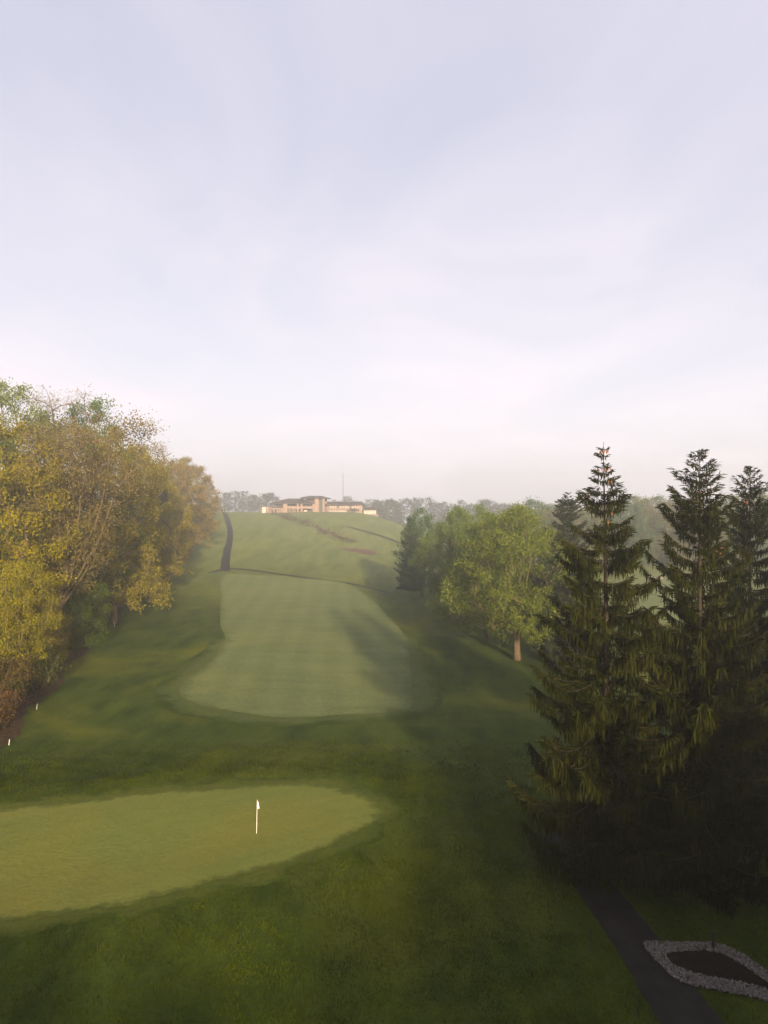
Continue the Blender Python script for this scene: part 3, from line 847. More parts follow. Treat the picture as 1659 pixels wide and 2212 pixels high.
# ------------------------------------------------------------------ wood on the left
GOLD, YEL, OLIVE, GREEN_, TAN, PINK, LIME = (0.200, 0.172, 0.020), (0.225, 0.204, 0.008), (0.140, 0.162, 0.022), (0.080, 0.135, 0.022), (0.165, 0.130, 0.060), (0.220, 0.165, 0.048), (0.150, 0.180, 0.036)
LEFT = [  # key, picture x, distance, picture y of top, colour, width, spin, label
    ('crooked_tree', 5, 82, 1215, YEL, 1.0, 0.0, 'crooked yellow leafed tree at the near corner of the wood'),
    ('oak_b', -20, 96, 895, (0.228, 0.192, 0.010), 1.0, 1.0, 'tall orange yellow tree cut by the left edge of the picture'),
    ('oak_c', 8, 116, 812, LIME, 0.9, 2.0, 'pale green tree whose top is the highest at the left edge'),
    ('oak_a', 62, 108, 985, OLIVE, 0.8, 3.0, 'olive green tree between the yellow and the bare tree'),
    ('limb_tree', 115, 104, 905, (0.165, 0.130, 0.040), 1.0, 0.2, 'half bare tree with long pale limbs leaning right'),
    ('twig_tree', 120, 128, 850, TAN, 0.95, 1.2, 'bare brown twiggy treetop against the sky'),
    ('oak_c', 208, 134, 852, GREEN_, 0.7, 0.4, 'fresh green treetop standing above the wood'),
    ('twig_tree', 165, 112, 925, (0.150, 0.105, 0.05), 0.9, 4.2, 'bare tree of fine brown twigs behind the leaning limbs'),
    ('oak_a', 248, 132, 928, GOLD, 0.85, 4.0, 'golden brown tree right of the green treetop'),
    ('oak_b', 228, 146, 1085, (0.180, 0.165, 0.022), 0.95, 5.0, 'low golden brown tree spreading over the white stakes'),
    ('small_tree', 162, 108, 1205, (0.070, 0.110, 0.014), 0.78, 0.0, 'small bright green tree at the foot of the wood'),
    ('oak_a', 318, 160, 985, GOLD, 0.85, 0.9, 'rounded golden tree halfway along the wood'),
    ('twig_tree', 322, 185, 958, TAN, 0.7, 2.8, 'thin bare treetop just above the golden tree'),
    ('oak_b', 345, 186, 1010, (0.195, 0.166, 0.024), 0.9, 2.4, 'yellow brown tree behind the rounded golden one'),
    ('oak_c', 372, 215, 990, PINK, 0.95, 1.7, 'pinkish tan tree in the farther half of the wood'),
    ('oak_a', 405, 250, 990, (0.215, 0.162, 0.042), 0.95, 2.2, 'hazy tan tree second from the far end of the wood'),
    ('oak_b', 432, 305, 1008, PINK, 1.0, 3.3, 'hazy pinkish tree at the far end of the wood'),
    ('oak_c', 446, 370, 1040, (0.200, 0.135, 0.075), 0.95, 4.4, 'faint tan tree farthest away at the end of the wood'),
    ('oak_c', -60, 110, 870, GOLD, 1.0, 0.4, 'golden tree mostly cut off by the left edge'),
    ('oak_a', 90, 150, 905, OLIVE, 0.9, 5.5, 'olive treetop behind the bare twigs'),
    ('oak_c', 275, 175, 960, OLIVE, 0.9, 3.8, 'olive treetop behind the golden brown tree'),
    ('oak_c', 395, 300, 985, OLIVE, 1.0, 0.2, 'dull olive treetop showing over the tan trees'),
    ('small_tree', -35, 84, 1330, (0.190, 0.165, 0.020), 0.9, 2.0, 'low yellow tree under the crooked one'),
    ('small_tree', 278, 164, 1190, (0.160, 0.120, 0.035), 1.0, 3.0, 'low brown gold tree beside the white stakes'),
    ('small_tree', 345, 185, 1190, (0.170, 0.130, 0.040), 1.1, 4.0, 'low hazy tree at the foot of the wood, midway'),
    ('small_tree', 385, 235, 1140, (0.185, 0.130, 0.050), 1.1, 5.0, 'low tan tree at the foot of the wood, far half'),
    ('small_tree', 425, 310, 1090, (0.180, 0.130, 0.060), 1.2, 1.0, 'low hazy tan tree near the top of the hill path'),
    ('small_tree', 100, 97, 1300, (0.160, 0.130, 0.024), 0.9, 0.7, 'yellow brown thicket tree left of the bright green one'),
]
for key, px, D, top, colr, w, spin, lab in LEFT:
    x, y = at_px(px, D)
    place(key, 'woodland_tree', x, y, top_h(px, D, top), lab, 'wood on the left', spin if key not in ('limb_tree', 'crooked_tree') else spin * 0.2, colr, w)

# shrubs along the edge: fine upright stems with some leaves
def make_shrub(key, seed, n_stem, H, R):
    r = np.random.default_rng(seed)
    mb = MB(); cen = []
    for _ in range(n_stem):
        a, d = r.uniform(0, 6.28), R * math.sqrt(r.uniform())
        bx_, by_ = d * 0.5 * math.cos(a), d * 0.5 * math.sin(a)
        hh = H * r.uniform(0.5, 1.0)
        tx, ty = bx_ * 2.0 + r.normal() * 0.3, by_ * 2.0 + r.normal() * 0.3
        mb.tube([(bx_, by_, -0.15), ((bx_ + tx) / 2 + r.normal() * 0.12, (by_ + ty) / 2 + r.normal() * 0.12, hh * 0.5), (tx, ty, hh)], [0.035, 0.022, 0.008], 3, False)
        for f in (0.35, 0.6, 0.8, 1.0):
            if r.uniform() < 0.75: cen.append((bx_ + (tx - bx_) * f + r.normal() * 0.15, by_ + (ty - by_) * f + r.normal() * 0.15, hh * f))
    me = bpy.data.meshes.new(key + '_stems'); me.from_pydata(mb.v, [], mb.f); me.materials.append(M['bark']); me.update()
    LV, LF, T = leaves(np.array(cen), 22, 0.34, 0.17, seed)
    TREES[key] = (me, mesh_np(key + '_leaves', LV, [LF], M['leaf'], False, T), H)
make_shrub('shrub', 41, 90, 4.0, 2.4)
make_shrub('shrub_b', 42, 70, 3.2, 2.2)
def place_shrub(key, x, y, height, label, group, colour, rz, w=1.0):
    t = TREES[key]; s = height / t[2]
    o = empty('shrub', (x, y, float(h(x, y))), rz); o.scale = (s * w, s * w, s)
    tag(o, label, 'shrub', group)
    obj('stems', t[0], o); c = obj('leaves', t[1], o); c.color = (*[v * 0.62 for v in colour], 1)
SH = [(58, 0.2), (64, 0.4), (69, 1.2), (74, 2.0), (79, 3.1), (85, 0.5), (92, 4.0), (100, 5.1), (108, 1.7), (118, 2.4), (128, 0.9), (139, 3.7), (150, 4.4), (163, 5.2), (178, 0.3)]
for i, (yy, sp) in enumerate(SH):
    xx = float(edge_x(yy)) - 3.4 - 0.9 * math.sin(i * 2.1)
    colr = [(0.135, 0.100, 0.026), (0.085, 0.095, 0.020), (0.150, 0.085, 0.032), (0.110, 0.105, 0.022)][i % 4]
    place_shrub(['shrub', 'shrub_b'][i % 2], xx, yy, [4.6, 3.2, 4.0, 3.0, 5.0][i % 5], '%s thicket shrub along the edge of the wood, %s from the near end' % (['brown stemmed', 'dull green', 'reddish brown', 'olive'][i % 4], ORD[i]), 'thicket shrubs along the wood', colr, sp, 1.1)

# ------------------------------------------------------------------ wood beyond the far right fairway
rr = np.random.default_rng(5)
FARW = []
for row, (D0, n, x0, x1) in enumerate([(262, 13, 1150, 1660), (285, 13, 1120, 1690), (312, 12, 1140, 1680)]):
    for i in range(n):
        FARW.append((x0 + (x1 - x0) * (i + rr.uniform(-0.25, 0.25)) / (n - 1), D0 + rr.uniform(-7, 7), row))
FARW.sort()
cnt_row = [0, 0, 0]
for px, D, row in FARW:
    x, y = at_px(px, D)
    colr = [(0.105, 0.145, 0.050), (0.155, 0.160, 0.050), (0.090, 0.140, 0.055), (0.160, 0.145, 0.055)][int(rr.integers(0, 4))]
    i = cnt_row[row]; cnt_row[row] += 1
    place(['far_tree', 'far_tree_b'][int(rr.integers(0, 2))], 'far_tree', x, y, rr.uniform(20, 25) - row * 1.0,
          'hazy tree in the %s row of the far right wood, %s from the left' % (['front', 'middle', 'back'][row], ORD[i]), 'wood beyond the far right fairway', rr.uniform(0, 6.28), colr, rr.uniform(0.95, 1.2))

# the distant tree belt that reads as one mass
def belt(name, spec, label, seed):
    r = np.random.default_rng(seed)
    VV, FF, TT, o_ = [], [], [], 0
    for px, D, top, hw in spec:
        x, y = at_px(px, D); z0 = float(h(x, y)); zt = CAM_Z + (CY - top) / FPX * D
        hh = max(zt - z0, 6); R = hw / FPX * D
        n = 110
        t = r.uniform(0.02, 1, n); a = r.uniform(0, 6.28, n)
        pr = np.sqrt(np.clip(1 - (2 * t - 0.8) ** 2 / 1.6, 0.02, 1)) * r.uniform(0.25, 1, n)
        c = np.stack([x + R * pr * np.cos(a), y + R * pr * np.sin(a), z0 + hh * t], 1)
        v, f, tt = leaves(c, 14, 0.95, 0.95, int(r.integers(1e6)))
        VV.append(v); FF.append(f + o_); TT.append(tt); o_ += len(v)
    o = obj(name, mesh_np(name, np.concatenate(VV), [np.concatenate(FF)], M['leaf'], False, np.concatenate(TT)))
    o.color = (0.055, 0.060, 0.034, 1)
    return tag(o, label, 'trees', kind='stuff')
spec = []
r9 = np.random.default_rng(9)
for px in np.arange(462, 860, 13):
    top = np.interp(px, [462, 500, 545, 585, 620, 700, 760, 800, 860], [1078, 1070, 1062, 1074, 1082, 1082, 1080, 1084, 1082]) + r9.uniform(-8, 8)
    spec.append((px + r9.uniform(-5, 5), 690 + r9.uniform(-45, 60), top, r9.uniform(14, 24)))
belt('far_tree_belt', spec, 'faint hazy tree belt behind the clubhouse', 1)
spec = []
for px in np.arange(800, 1240, 11):
    top = np.interp(px, [800, 850, 880, 950, 1050, 1100, 1150, 1240], [1090, 1084, 1078, 1086, 1084, 1090, 1098, 1085]) + r9.uniform(-8, 8)
    spec.append((px + r9.uniform(-5, 5), 640 + r9.uniform(-60, 60), top, r9.uniform(14, 22)))
belt('valley_tree_belt', spec, 'hazy tree belt in the valley right of the clubhouse', 2)

# brown shrub strip on the hillside
c_ = []
for t in np.linspace(0, 1, 46):
    px = np.interp(t, [0, 0.35, 0.7, 1], [592, 650, 710, 762]) + r9.uniform(-5, 5)
    py = np.interp(t, [0, 0.35, 0.7, 1], [1108, 1127, 1152, 1172]) + r9.uniform(-5, 6) * (0.4 + t * (1 - t) * 2.4)
    g = gp(px, py)
    for _ in range(5):
        c_.append((g.x + r9.normal() * 1.0, g.y + r9.normal() * 1.6, g.z + abs(r9.normal()) * (0.6 + 2.2 * t * (1 - t))))
LV, LF, T = leaves(np.array(c_), 26, 0.65, 0.42, 77, aspect=0.4)
o = obj('hillside_scrub', mesh_np('hillside_scrub', LV, [LF], M['leaf'], False, T)); o.color = (0.100, 0.068, 0.045, 1)
tag(o, 'band of brown scrub running down the hillside below the clubhouse', 'scrub', kind='stuff')

# ------------------------------------------------------------------ clubhouse on the hill
DB = 452.0
MPX = 0.264 * DB / FPX                     # metres for one unit of the elevation grid below
def bx_x(zx): return (451.3 + zx * 0.264 - CX) / FPX * DB
def bz(zy): return CAM_Z - (995.6 + zy * 0.264 - CY) / FPX * DB
club = empty('clubhouse', (bx_x(880), DB, bz(430)))
tag(club, 'sprawling tan stone clubhouse with dark hipped roofs on the hilltop', 'clubhouse')
CXX, CZZ = bx_x(880), bz(430)
def L(zx): return bx_x(zx) - CXX
def Zl(zy): return bz(zy) - CZZ
def cb(name, x0, x1, y0, y1, t, b, mat, parent=None):
    return MB().box(L(x0), L(x1), y0, y1, Zl(b), Zl(t)).build(name, M[mat], parent or club)
def win(x0, x1, t, b, yf, mat='glass'):
    w = MB()
    e = 0.12
    X0, X1, Z0, Z1 = L(x0), L(x1), Zl(b), Zl(t)
    w.box(X0, X1, yf - 0.10, yf, Z1 - e, Z1); w.box(X0, X1, yf - 0.10, yf, Z0, Z0 + e)
    w.box(X0, X0 + e, yf - 0.10, yf, Z0 + e, Z1 - e); w.box(X1 - e, X1, yf - 0.10, yf, Z0 + e, Z1 - e)
    o_ = w.build('window', M['roof'] if mat == 'glass' else M['cream'], club)
    MB().box(X0 + e, X1 - e, yf - 0.06, yf - 0.02, Z0 + e, Z1 - e).build('pane', M[mat], o_)
# left pavilion
cb('wall', 540, 862, 3.0, 22, 352, 470, 'tan')
MB().hip(L(496), L(872), -2.2, 24, Zl(353), Zl(306), 0.30, 0.12, 0.45).build('roof', M['roof'], club)
MB().box(L(520), L(610), -1.0, 20, Zl(381), Zl(376)).build('porch_roof', M['roof'], club)
cb('terrace_slab', 508, 866, -1.6, 3.0, 386, 392, 'cream')
cb('parapet', 646, 860, -1.75, -1.6, 372, 391, 'pier')
for a, b_ in ((609, 645), (722, 737), (752, 768), (850, 866)):
    cb('pier', a, b_, -2.0, 0.2, 346, 470, 'pier')
for a in (526, 553, 572, 590):
    cb('pier', a, a + 15, -1.2, 0.2, 391, 470, 'pier')
for a in (650, 668, 686, 704):
    win(a, a + 16, 346, 371, 2.95)
for a in (772, 792, 812, 832):
    win(a, a + 17, 352, 373, 2.95)
for a in (545, 565, 585):
    win(a, a + 16, 354, 374, 2.95)
for a in (650, 680, 708, 782, 806, 830):
    win(a, a + 20, 396, 424, 2.95)
win(779, 806, 402, 416, -1.4, 'lamp')
for a in (660, 684, 700):
    cb('pier', a, a + 9, -1.5, -0.6, 392, 470, 'pier')
# tower
cb('tower_wall', 790, 946, 4.2, 20, 300, 470, 'tan')
MB().hip(L(748), L(976), -2.6, 24, Zl(307), Zl(284), 0.45, 0.30, 0.5).build('tower_roof', M['roof'], club)
cb('pier', 866, 900, -1.0, 4.2, 305, 470, 'pier')
cb('pier', 930, 946, -1.0, 4.2, 305, 470, 'pier')
for k in range(4):
    win(903, 928, 308 + k * 27, 333 + k * 27, 2.2)
MB().box(L(900), L(930), 2.2, 4.15, Zl(470), Zl(303)).build('stair_wall', M['tan'], club)
for k in range(5):
    win(906 + 0 * k, 928, 398, 418, 2.1) if k == 0 else None
cb('link_wall', 946, 966, 2.2, 20, 330, 470, 'tan')
# right wing
cb('wing_wall', 964, 1258, 0.5, 16, 360, 500, 'tan')
MB().hip(L(952), L(1262), -1.4, 18, Zl(363), Zl(333), 0.93, 0.02, 0.4).build('wing_roof', M['roof'], club)
for k in range(12):
    win(988 + k * 20.5, 1000 + k * 20.5, 366, 388, 0.45, 'lamp' if k % 5 != 3 else 'glass')
for k in range(10):
    win(986 + k * 15.0, 996 + k * 15.0, 404, 424, 0.45, 'lamp')
cb('band_course', 964, 1258, 0.3, 0.5, 391, 395, 'cream')
cb('wing_pier', 1226, 1252, -0.8, 0.5, 362, 500, 'pier')
cb('wing_pier', 1150, 1162, -2.4, -1.6, 402, 500, 'pier')
cb('wing_pier', 1206, 1220, -2.4, -1.6, 402, 500, 'pier')
MB().hip(L(1136), L(1232), -3.4, 0.45, Zl(403), Zl(389), 0.4, 0.2, 0.25).build('canopy_roof', M['roof'], club)
for k in range(3):
    win(1168 + k * 12, 1178 + k * 12, 406, 438, 0.45)
# end pavilion
cb('end_wall', 1268, 1368, -2.0, 9, 400, 500, 'lamp')
cb('end_base', 1262, 1386, -2.6, 10, 436, 500, 'tan')
MB().hip(L(1260), L(1372), -3.2, 10, Zl(402), Zl(382), 0.5, 0.3, 0.3).build('end_roof', M['roof'], club)
for k in range(5):
    cb('mullion', 1284 + k * 17, 1286 + k * 17, -2.08, -2.0, 404, 435, 'cream')
# terrace wall in front, and the low wing on the left
cb('terrace_wall', 964, 1262, -5.2, -4.8, 441, 520, 'cream')
for k in range(18):
    cb('baluster', 972 + k * 16, 975.5 + k * 16, -5.1, -4.9, 424, 441, 'pier')
cb('handrail', 964, 1262, -5.15, -4.85, 421.5, 424, 'pier')
cb('low_wall', 424, 520, 0.0, 8, 378, 470, 'tan')
cb('low_block', 440, 470, -1.6, 0.0, 378, 470, 'lamp')
cb('low_pier', 474, 492, -1.0, 0.0, 374, 470, 'pier')
MB().box(L(420), L(512), -0.6, 9, Zl(378), Zl(372)).build('low_roof', M['roof'], club)
# roof vents
for zx, yy in ((1010, 9), (1062, 9), (1180, 9)):
    MB().box(L(zx) - 0.7, L(zx) + 0.7, yy - 0.7, yy + 0.7, Zl(345), Zl(327)).build('roof_vent', M['metal'], club)

# mast and poles
def pole(name, px, D, top, r0, mat, label, cat, lattice=False):
    x, y = at_px(px, D); z0 = float(h(x, y)); zt = CAM_Z + (CY - top) / FPX * D
    e = empty(name, (x, y, z0)); tag(e, label, cat)
    H = zt - z0
    if lattice:
        for k in range(3):
            a = k * 2.094
            MB().tube([(0.5 * math.cos(a), 0.5 * math.sin(a), -0.4), (0.35 * math.cos(a), 0.35 * math.sin(a), H)], [0.10, 0.07], 5).build('mast_leg', mat, e)
        mb = MB(); n = int(H / 1.6)
        for i in range(n):
            for k in range(3):
                a, b_ = k * 2.094, (k + 1) * 2.094
                f0, f1 = 0.5 - 0.15 * i / n, 0.5 - 0.15 * (i + 1) / n
                mb.tube([(f0 * math.cos(a), f0 * math.sin(a), H * i / n), (f1 * math.cos(b_), f1 * math.sin(b_), H * (i + 1) / n)], [0.045, 0.045], 4)
        mb.build('bracing', mat, e)
        MB().tube([(0, 0, H), (0, 0, H + 2.4)], [0.06, 0.03], 5).build('antenna', mat, e)
    else:
        MB().tube([(0, 0, -0.4), (0, 0, H * 0.5), (0, 0, H)], [r0, r0 * 0.85, r0 * 0.7], 8).build('shaft', mat, e)
        MB().box(-0.75, 0.75, -0.07, 0.07, H - 0.5, H - 0.32).build('crossarm', mat, e)
    return e
pole('radio_mast', 741, 520, 1022, 0.2, M['metal'], 'thin grey lattice radio mast rising behind the clubhouse', 'mast', True)
pole('light_pole', 561, 440, 1065, 0.19, M['timber'], 'pale wooden pole at the left end of the clubhouse', 'pole')
pole('light_pole', 838, 455, 1093, 0.17, M['timber'], 'pale pole right of the clubhouse on the hill shoulder', 'pole')

# ------------------------------------------------------------------ stakes, flagstick, planting bed
def stake(name, base_px, top_py, mat, label, group, r0=0.03, lean=0.0, cat='stake', hmin=None, D=None):
    g = gp(*base_px)
    H = (base_px[1] - top_py) / FPX * g.y
    if hmin: H = max(H, hmin)
    mb = MB()
    mb.tube([(-lean * 0.2, 0, -0.2), (0, 0, 0), (lean * H, 0, H * 0.97), (lean * H, 0, H)], [r0, r0, r0, r0 * 0.6], 8)
    o_ = mb.build(name, mat, None, g)
    return tag(o_, label, cat, group)
WS = [((19, 1610), 1597, 'white boundary stake nearest the left edge, by the leaf litter', 0.10), ((79, 1533), 1520, 'white boundary stake below the yellow thicket', 0.10),
      ((220, 1359), 1348, 'white boundary stake by the foot of the bright green tree', 0.08), ((247, 1355), 1344, 'white boundary stake just right of the one by the green tree', 0.0),
      ((265, 1330), 1320, 'white boundary stake under the low golden branches', 0.0), ((281, 1317), 1308, 'faint white boundary stake farthest up the wood edge', 0.0)]
for b_, t_, lab, ln in WS:
    stake('boundary_stake', b_, t_, M['white'], lab, 'white boundary stakes', 0.030, ln)
DS = [((236, 1674), 1661, 'thin dark stake left of three in the rough behind the green'), ((252, 1671), 1657, 'thin dark stake in the middle of three behind the green'), ((287, 1676), 1662, 'thin dark stake right of three in the rough behind the green'),
      ((522, 1558), 1549, 'thin dark stake left of three at the near end of the fairway'), ((556, 1565), 1556, 'thin dark stake in the middle of three at the fairway end'), ((597, 1568), 1557, 'thin dark stake right of three at the near end of the fairway'),
      ((985, 1537), 1529, 'thin dark stake farthest up the rough right of the fairway'),
      ((1131, 1845), 1806, 'dark rope stake at the bend of the cart path, leftmost'), ((1144, 1868), 1800, 'tall dark rope stake at the bend of the cart path'), ((1164, 1880), 1845, 'short dark rope stake where the path turns'),
      ((1193, 1935), 1892, 'dark rope stake left of the cart path below the bend'), ((1276, 2056), 2008, 'dark rope stake midway along the near cart path'), ((1380, 2205), 2148, 'dark rope stake at the bottom edge beside the path')]
for b_, t_, lab in DS:
    stake('rope_stake', b_, t_, M['dark'], lab, 'thin dark stakes', 0.022)

g = gp(554, 1802)
fs = empty('flagstick', g)
tag(fs, 'white flagstick with a limp white flag on the putting green', 'flagstick')
g_lift = 0.04
MB().tube([(0, 0, -0.15), (0.02, 0, 1.0), (0.05, 0, 2.15)], [0.020, 0.018, 0.016], 10).build('pole', M['white'], fs)
MB().tube([(0, 0, 0.042), (0, 0, 0.046)], [0.055, 0.055], 16).build('cup', M['dark'], fs)
def limp_flag(z0, z1, x0, w0, w1, mat, name, ph):
    V_, F_ = [], []
    n, m = 12, 10
    for i in range(n + 1):
        t = i / n
        z = z1 + (z0 - z1) * t
        w = w0 + (w1 - w0) * math.sin(t * math.pi * 0.75)
        for j in range(m + 1):
            s = j / m
            V_.append((x0 + w * s + 0.012 * math.sin(9 * t + ph), 0.055 * math.sin(s * 9 + t * 2 + ph) * min(1, s * 3), z - 0.10 * s * (1 - 0.4 * t)))
    for i in range(n):
        for j in range(m):
            a = i * (m + 1) + j
            F_.append((a, a + 1, a + m + 2, a + m + 1))
    me = bpy.data.meshes.new(name); me.from_pydata(V_, [], F_); me.materials.append(mat)
    for p in me.polygons: p.use_smooth = True
    o_ = obj(name, me, fs)
    md = o_.modifiers.new('thickness', 'SOLIDIFY'); md.thickness = 0.004
    return o_
limp_flag(1.62, 2.10, 0.05, 0.03, 0.13, M['flag'], 'flag', 0.3)
limp_flag(1.82, 2.12, 0.035, -0.01, -0.07, M['flagdark'], 'flag_fold', 1.4)

# planting bed with a ring of pale stones
bed_o = [lvl(*p, -1.0) for p in [(1392, 2043), (1452, 2042), (1538, 2041), (1600, 2062), (1655, 2100), (1720, 2140), (1760, 2170), (1700, 2172), (1630, 2155), (1545, 2140), (1470, 2122), (1425, 2085)]]
bed_i = [lvl(*p, -1.0) for p in [(1437, 2068), (1475, 2058), (1545, 2058), (1600, 2082), (1655, 2118), (1700, 2142), (1668, 2140), (1600, 2125), (1510, 2110), (1455, 2090)]]
bo, bi = smooth_poly(bed_o, 6), smooth_poly(bed_i, 6)
bc = bo.mean(0)
bed = empty('planting_bed', (bc[0], bc[1], float(h(*bc))))
tag(bed, 'dark mulch planting bed ringed with pale stones beside the cart path', 'planting bed')
r = np.random.default_rng(3)
def local(V): return V - np.array([bc[0], bc[1], float(h(*bc))])
from mathutils.geometry import delaunay_2d_cdt
gx, gy = np.meshgrid(np.arange(bo[:, 0].min(), bo[:, 0].max(), 0.25), np.arange(bo[:, 1].min(), bo[:, 1].max(), 0.25))
gx, gy = gx.ravel(), gy.ravel()
k_ = poly_dist(bo, gx, gy) < -0.1
pts_ = [Vector(p) for p in bo] + [Vector(p) for p in zip(gx[k_], gy[k_])]
n_ = len(bo)
v_, _, f_, *_ = delaunay_2d_cdt(pts_, [(i, (i + 1) % n_) for i in range(n_)], [list(range(n_))], 1, 1e-5)
Vb = np.array([(p.x, p.y) for p in v_]); dz = np.minimum(0.12, 0.1 * np.maximum(0, -poly_dist(bo, Vb[:, 0], Vb[:, 1]))) + 0.02
obj('mulch', mesh_np('mulch', local(np.column_stack([Vb, h(Vb[:, 0], Vb[:, 1]) + dz])), [np.array(f_)], M['mulch'], True), bed)
ico = np.array([(0, 0, 1), (0.9, 0, 0.45), (0.28, 0.85, 0.45), (-0.72, 0.53, 0.45), (-0.72, -0.53, 0.45), (0.28, -0.85, 0.45), (0.72, 0.53, -0.45), (-0.28, 0.85, -0.45), (-0.9, 0, -0.45), (-0.28, -0.85, -0.45), (0.72, -0.53, -0.45), (0, 0, -1)])
icf = np.array([(0, 1, 2), (0, 2, 3), (0, 3, 4), (0, 4, 5), (0, 5, 1), (1, 6, 2), (2, 7, 3), (3, 8, 4), (4, 9, 5), (5, 10, 1), (6, 7, 2), (7, 8, 3), (8, 9, 4), (9, 10, 5), (10, 6, 1), (11, 7, 6), (11, 8, 7), (11, 9, 8), (11, 10, 9), (11, 6, 10)])
cx_ = r.uniform(bo[:, 0].min(), bo[:, 0].max(), 30000); cyy = r.uniform(bo[:, 1].min(), bo[:, 1].max(), 30000)
k_ = (poly_dist(bo, cx_, cyy) < 0.04) & (poly_dist(bi, cx_, cyy) > -0.03)
cx_, cyy = cx_[k_][:4200], cyy[k_][:4200]
N = len(cx_)
sc = r.uniform(0.025, 0.075, (N, 1, 1)) * r.uniform(0.7, 1.2, (N, 1, 3))
rot = r.uniform(0, 6.28, N)
B = ico[None] * sc * (1 + 0.18 * r.normal(size=(N, 12, 1)))
Bx = B[..., 0] * np.cos(rot)[:, None] - B[..., 1] * np.sin(rot)[:, None]; By = B[..., 0] * np.sin(rot)[:, None] + B[..., 1] * np.cos(rot)[:, None]
Vs = np.stack([Bx + cx_[:, None], By + cyy[:, None], B[..., 2] + (h(cx_, cyy) + 0.08 + r.uniform(0, 0.05, N))[:, None]], -1).reshape(-1, 3)
Fs = (icf[None] + (np.arange(N) * 12)[:, None, None]).reshape(-1, 3)
st = obj('stones', mesh_np('stones', local(Vs), [Fs], M['stone']), bed); st['kind'] = 'stuff'
# marker post in the bed
gpost = lvl(1541, 2052, -1.0)
mp_o = empty('marker_post', (gpost[0], gpost[1], float(h(*gpost))))
tag(mp_o, 'dark square marker post with a small cap standing at the stone ring', 'post')
MB().box(-0.055, 0.055, -0.055, 0.055, -0.2, 0.82).build('post', M['dark'], mp_o)
MB().box(-0.085, 0.085, -0.085, 0.085, 0.82, 0.87).build('cap', M['dark'], mp_o)
MB().box(-0.07, 0.07, -0.075, -0.056, 0.55, 0.75).build('plate', M['dark'], mp_o)
# timber edging at the path bend
ta, tb = lvl(1243, 1862, -1.0), lvl(1272, 1848, -1.0)
te = MB().tube([(ta[0], ta[1], float(h(*ta)) + 0.06), (tb[0], tb[1], float(h(*tb)) + 0.06)], [0.09, 0.085], 10).build('timber_edging', M['timber'])
tag(te, 'short timber log laid along the bend of the cart path', 'log')

# ------------------------------------------------------------------ rough grass blades in the foreground
r = np.random.default_rng(21)
N = 700000
D = 22 + 48 * r.uniform(0, 1, N) ** 0.8
X = r.uniform(-0.62, 0.62, N) * D
gd = poly_dist(offset_poly(gs, 0.55), X, D)
Q, W = ribbon_outline(near_p, [2.6] * len(near_p), 6)
pd = np.full(N, 1e9)
for q in Q: pd = np.minimum(pd, np.hypot(X - q[0], D - q[1]))
keep = (gd > r.normal(size=N) * 0.35) & (pd > 1.28 + r.normal(size=N) * 0.07) & (X > edge_x(D) - 1) & (poly_dist(bo, X, D) > 0.05)
# clumps: thin the blades by a smooth pattern
pat = np.sin(X * 1.7 + np.sin(D * 0.9) * 2) * np.sin(D * 1.3 + np.sin(X * 1.1) * 2) + 0.6 * np.sin(X * 0.43 + 1) * np.sin(D * 0.37)
keep &= r.uniform(size=N) < (0.62 + 0.3 * pat) * (1 - sstep(48, 69, D))
X, D, gd, pat = X[keep], D[keep], gd[keep], pat[keep]
N = len(X)
hh = (0.05 + 0.15 * r.uniform(size=N) ** 2) * (0.45 + 0.55 * np.clip(gd / 2.5, 0, 1)) * (1 + 0.25 * pat)
ww = r.uniform(0.010, 0.026, N) * (D / 36)
az = r.uniform(0, 6.28, N)
z = h(X, D)
lx, ly = r.normal(size=N) * 0.5 * hh, r.normal(size=N) * 0.5 * hh
V = np.stack([np.stack([X - np.cos(az) * ww, D - np.sin(az) * ww, z - 0.01], 1), np.stack([X + np.cos(az) * ww, D + np.sin(az) * ww, z - 0.01], 1), np.stack([X + lx, D + ly, z + hh], 1)], 1).reshape(-1, 3)
pat2 = np.sin(X * 0.55 + 2.0 * np.sin(D * 0.31)) * np.sin(D * 0.48 + 1.7 * np.sin(X * 0.27)) + 0.7 * np.sin(X * 1.3 + D * 0.9) * np.sin(D * 1.1 - X * 0.6)
tint = np.clip(0.42 + 0.22 * pat + 0.28 * pat2 + r.normal(size=N) * 0.2, 0, 1)
ga = obj('rough_grass', mesh_np('rough_grass', V, [np.arange(N * 3).reshape(N, 3)], M['blade'], False, np.repeat(tint, 3)))
ga.color = (0.042, 0.058, 0.003, 1)
tag(ga, 'dark green rough grass round the putting green', 'grass', kind='stuff')

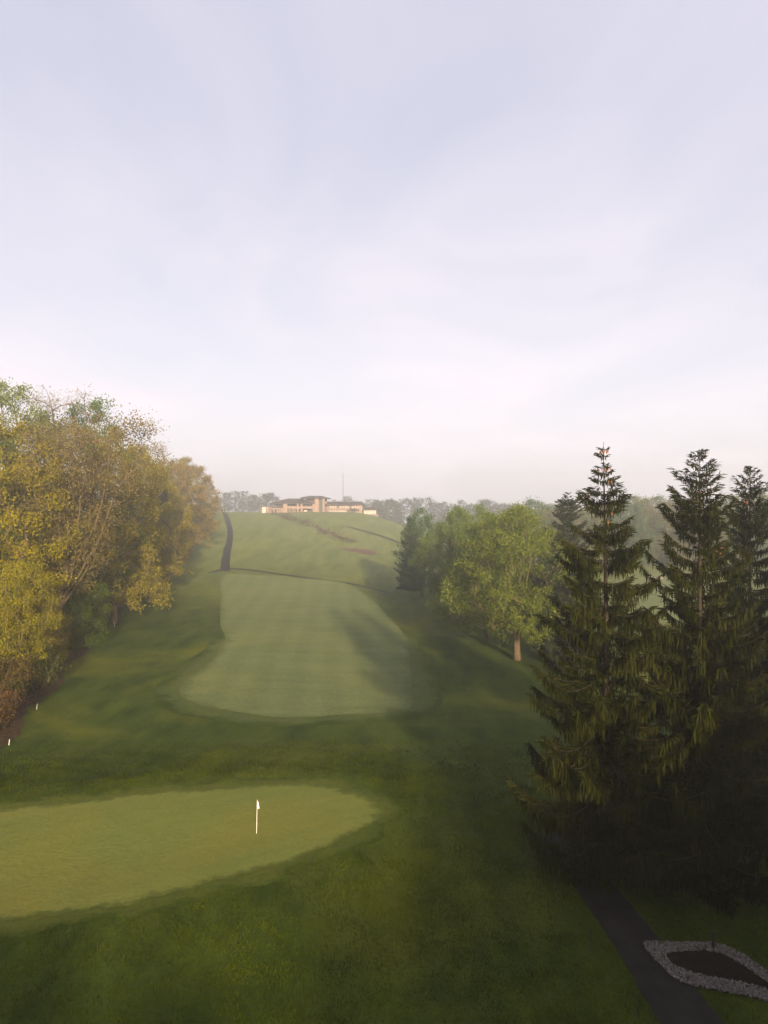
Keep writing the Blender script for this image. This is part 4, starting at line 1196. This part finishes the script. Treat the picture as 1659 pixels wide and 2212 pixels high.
# ------------------------------------------------------------------ mostly unseen trees, added behind and beside the viewpoint to shade the foreground
BEH = [('spruce_b', 23, 19, 19, 'unseen shade spruce just outside the right edge beside the planting bed'), ('spruce_b', 28, 33, 24, 'unseen shade spruce outside the right edge next to the black spruce'),
       ('spruce_a', 24, 5, 18, 'unseen shade spruce to the right of the viewpoint'), ('spruce_b', 32, -6, 18, 'unseen shade spruce behind the viewpoint on the right'),
       ('spruce_b', 36, 12, 18, 'unseen shade spruce in the second row right of the viewpoint'), ('spruce_b', 33, 46, 12, 'unseen shade spruce outside the right edge behind the black spruce'),
       ('spruce_a', 30, 57, 11, 'short dark spruce half hidden behind the black spruce at the right edge'), ('spruce_b', 41, 0, 18, 'unseen shade spruce in the third row right of the viewpoint'),
       ('spruce_b', 19, 10, 17, 'unseen shade spruce close on the right of the viewpoint'), ('spruce_b', 46, -18, 20, 'tall unseen shade spruce far behind the viewpoint on the right'), ('spruce_a', 34, 24, 15, 'unseen shade spruce outside the right edge beyond the planting bed')]
for i, (key, x, y, hh_, lab) in enumerate(BEH):
    place(key, 'spruce_tree', x, y, hh_, lab, 'spruces added for shade round the viewpoint', i * 1.3, NEEDLE, 1.1)
for i in range(15):  # unseen row added for shade, heights set by where its shadow ends
    x = -18 + i * 3.1; y = -15 - 4.5 * (i % 2)
    place('small_tree', 'shade_tree', x, y, float(np.interp(x, [-18, -6, 0, 8, 12, 16, 20, 27], [11.2, 11.4, 10.2, 10.2, 12.6, 13.4, 16.0, 18.0])) + 0.9 * (i % 2) + 0.5 * math.sin(i * 2.3),
          'unseen leafy tree in the row added for shade behind the viewpoint, %s from the left' % ORD[i], 'unseen row of shade trees behind the viewpoint', i * 0.9, GREEN_, 1.0)

# ------------------------------------------------------------------ haze
mz, n, l, out = new_mat('haze')
pv = n.new('ShaderNodeVolumePrincipled')
pv.inputs['Color'].default_value = (0.985, 0.975, 0.985, 1)
pv.inputs['Density'].default_value = 0.00115
pv.inputs['Anisotropy'].default_value = 0.72
pv.inputs['Density Attribute'].default_value = ''
pv.inputs['Temperature Attribute'].default_value = ''
pv.inputs['Color Attribute'].default_value = ''
l.new(pv.outputs[0], out.inputs['Volume'])
try: mz.cycles.homogeneous_volume = True
except Exception: pass
hz = MB().box(-905, 905, -205, 885, float(HZ.min()) - 1.0, 62).build('haze', mz)
tag(hz, 'thin morning haze over the golf course', 'haze', kind='stuff')
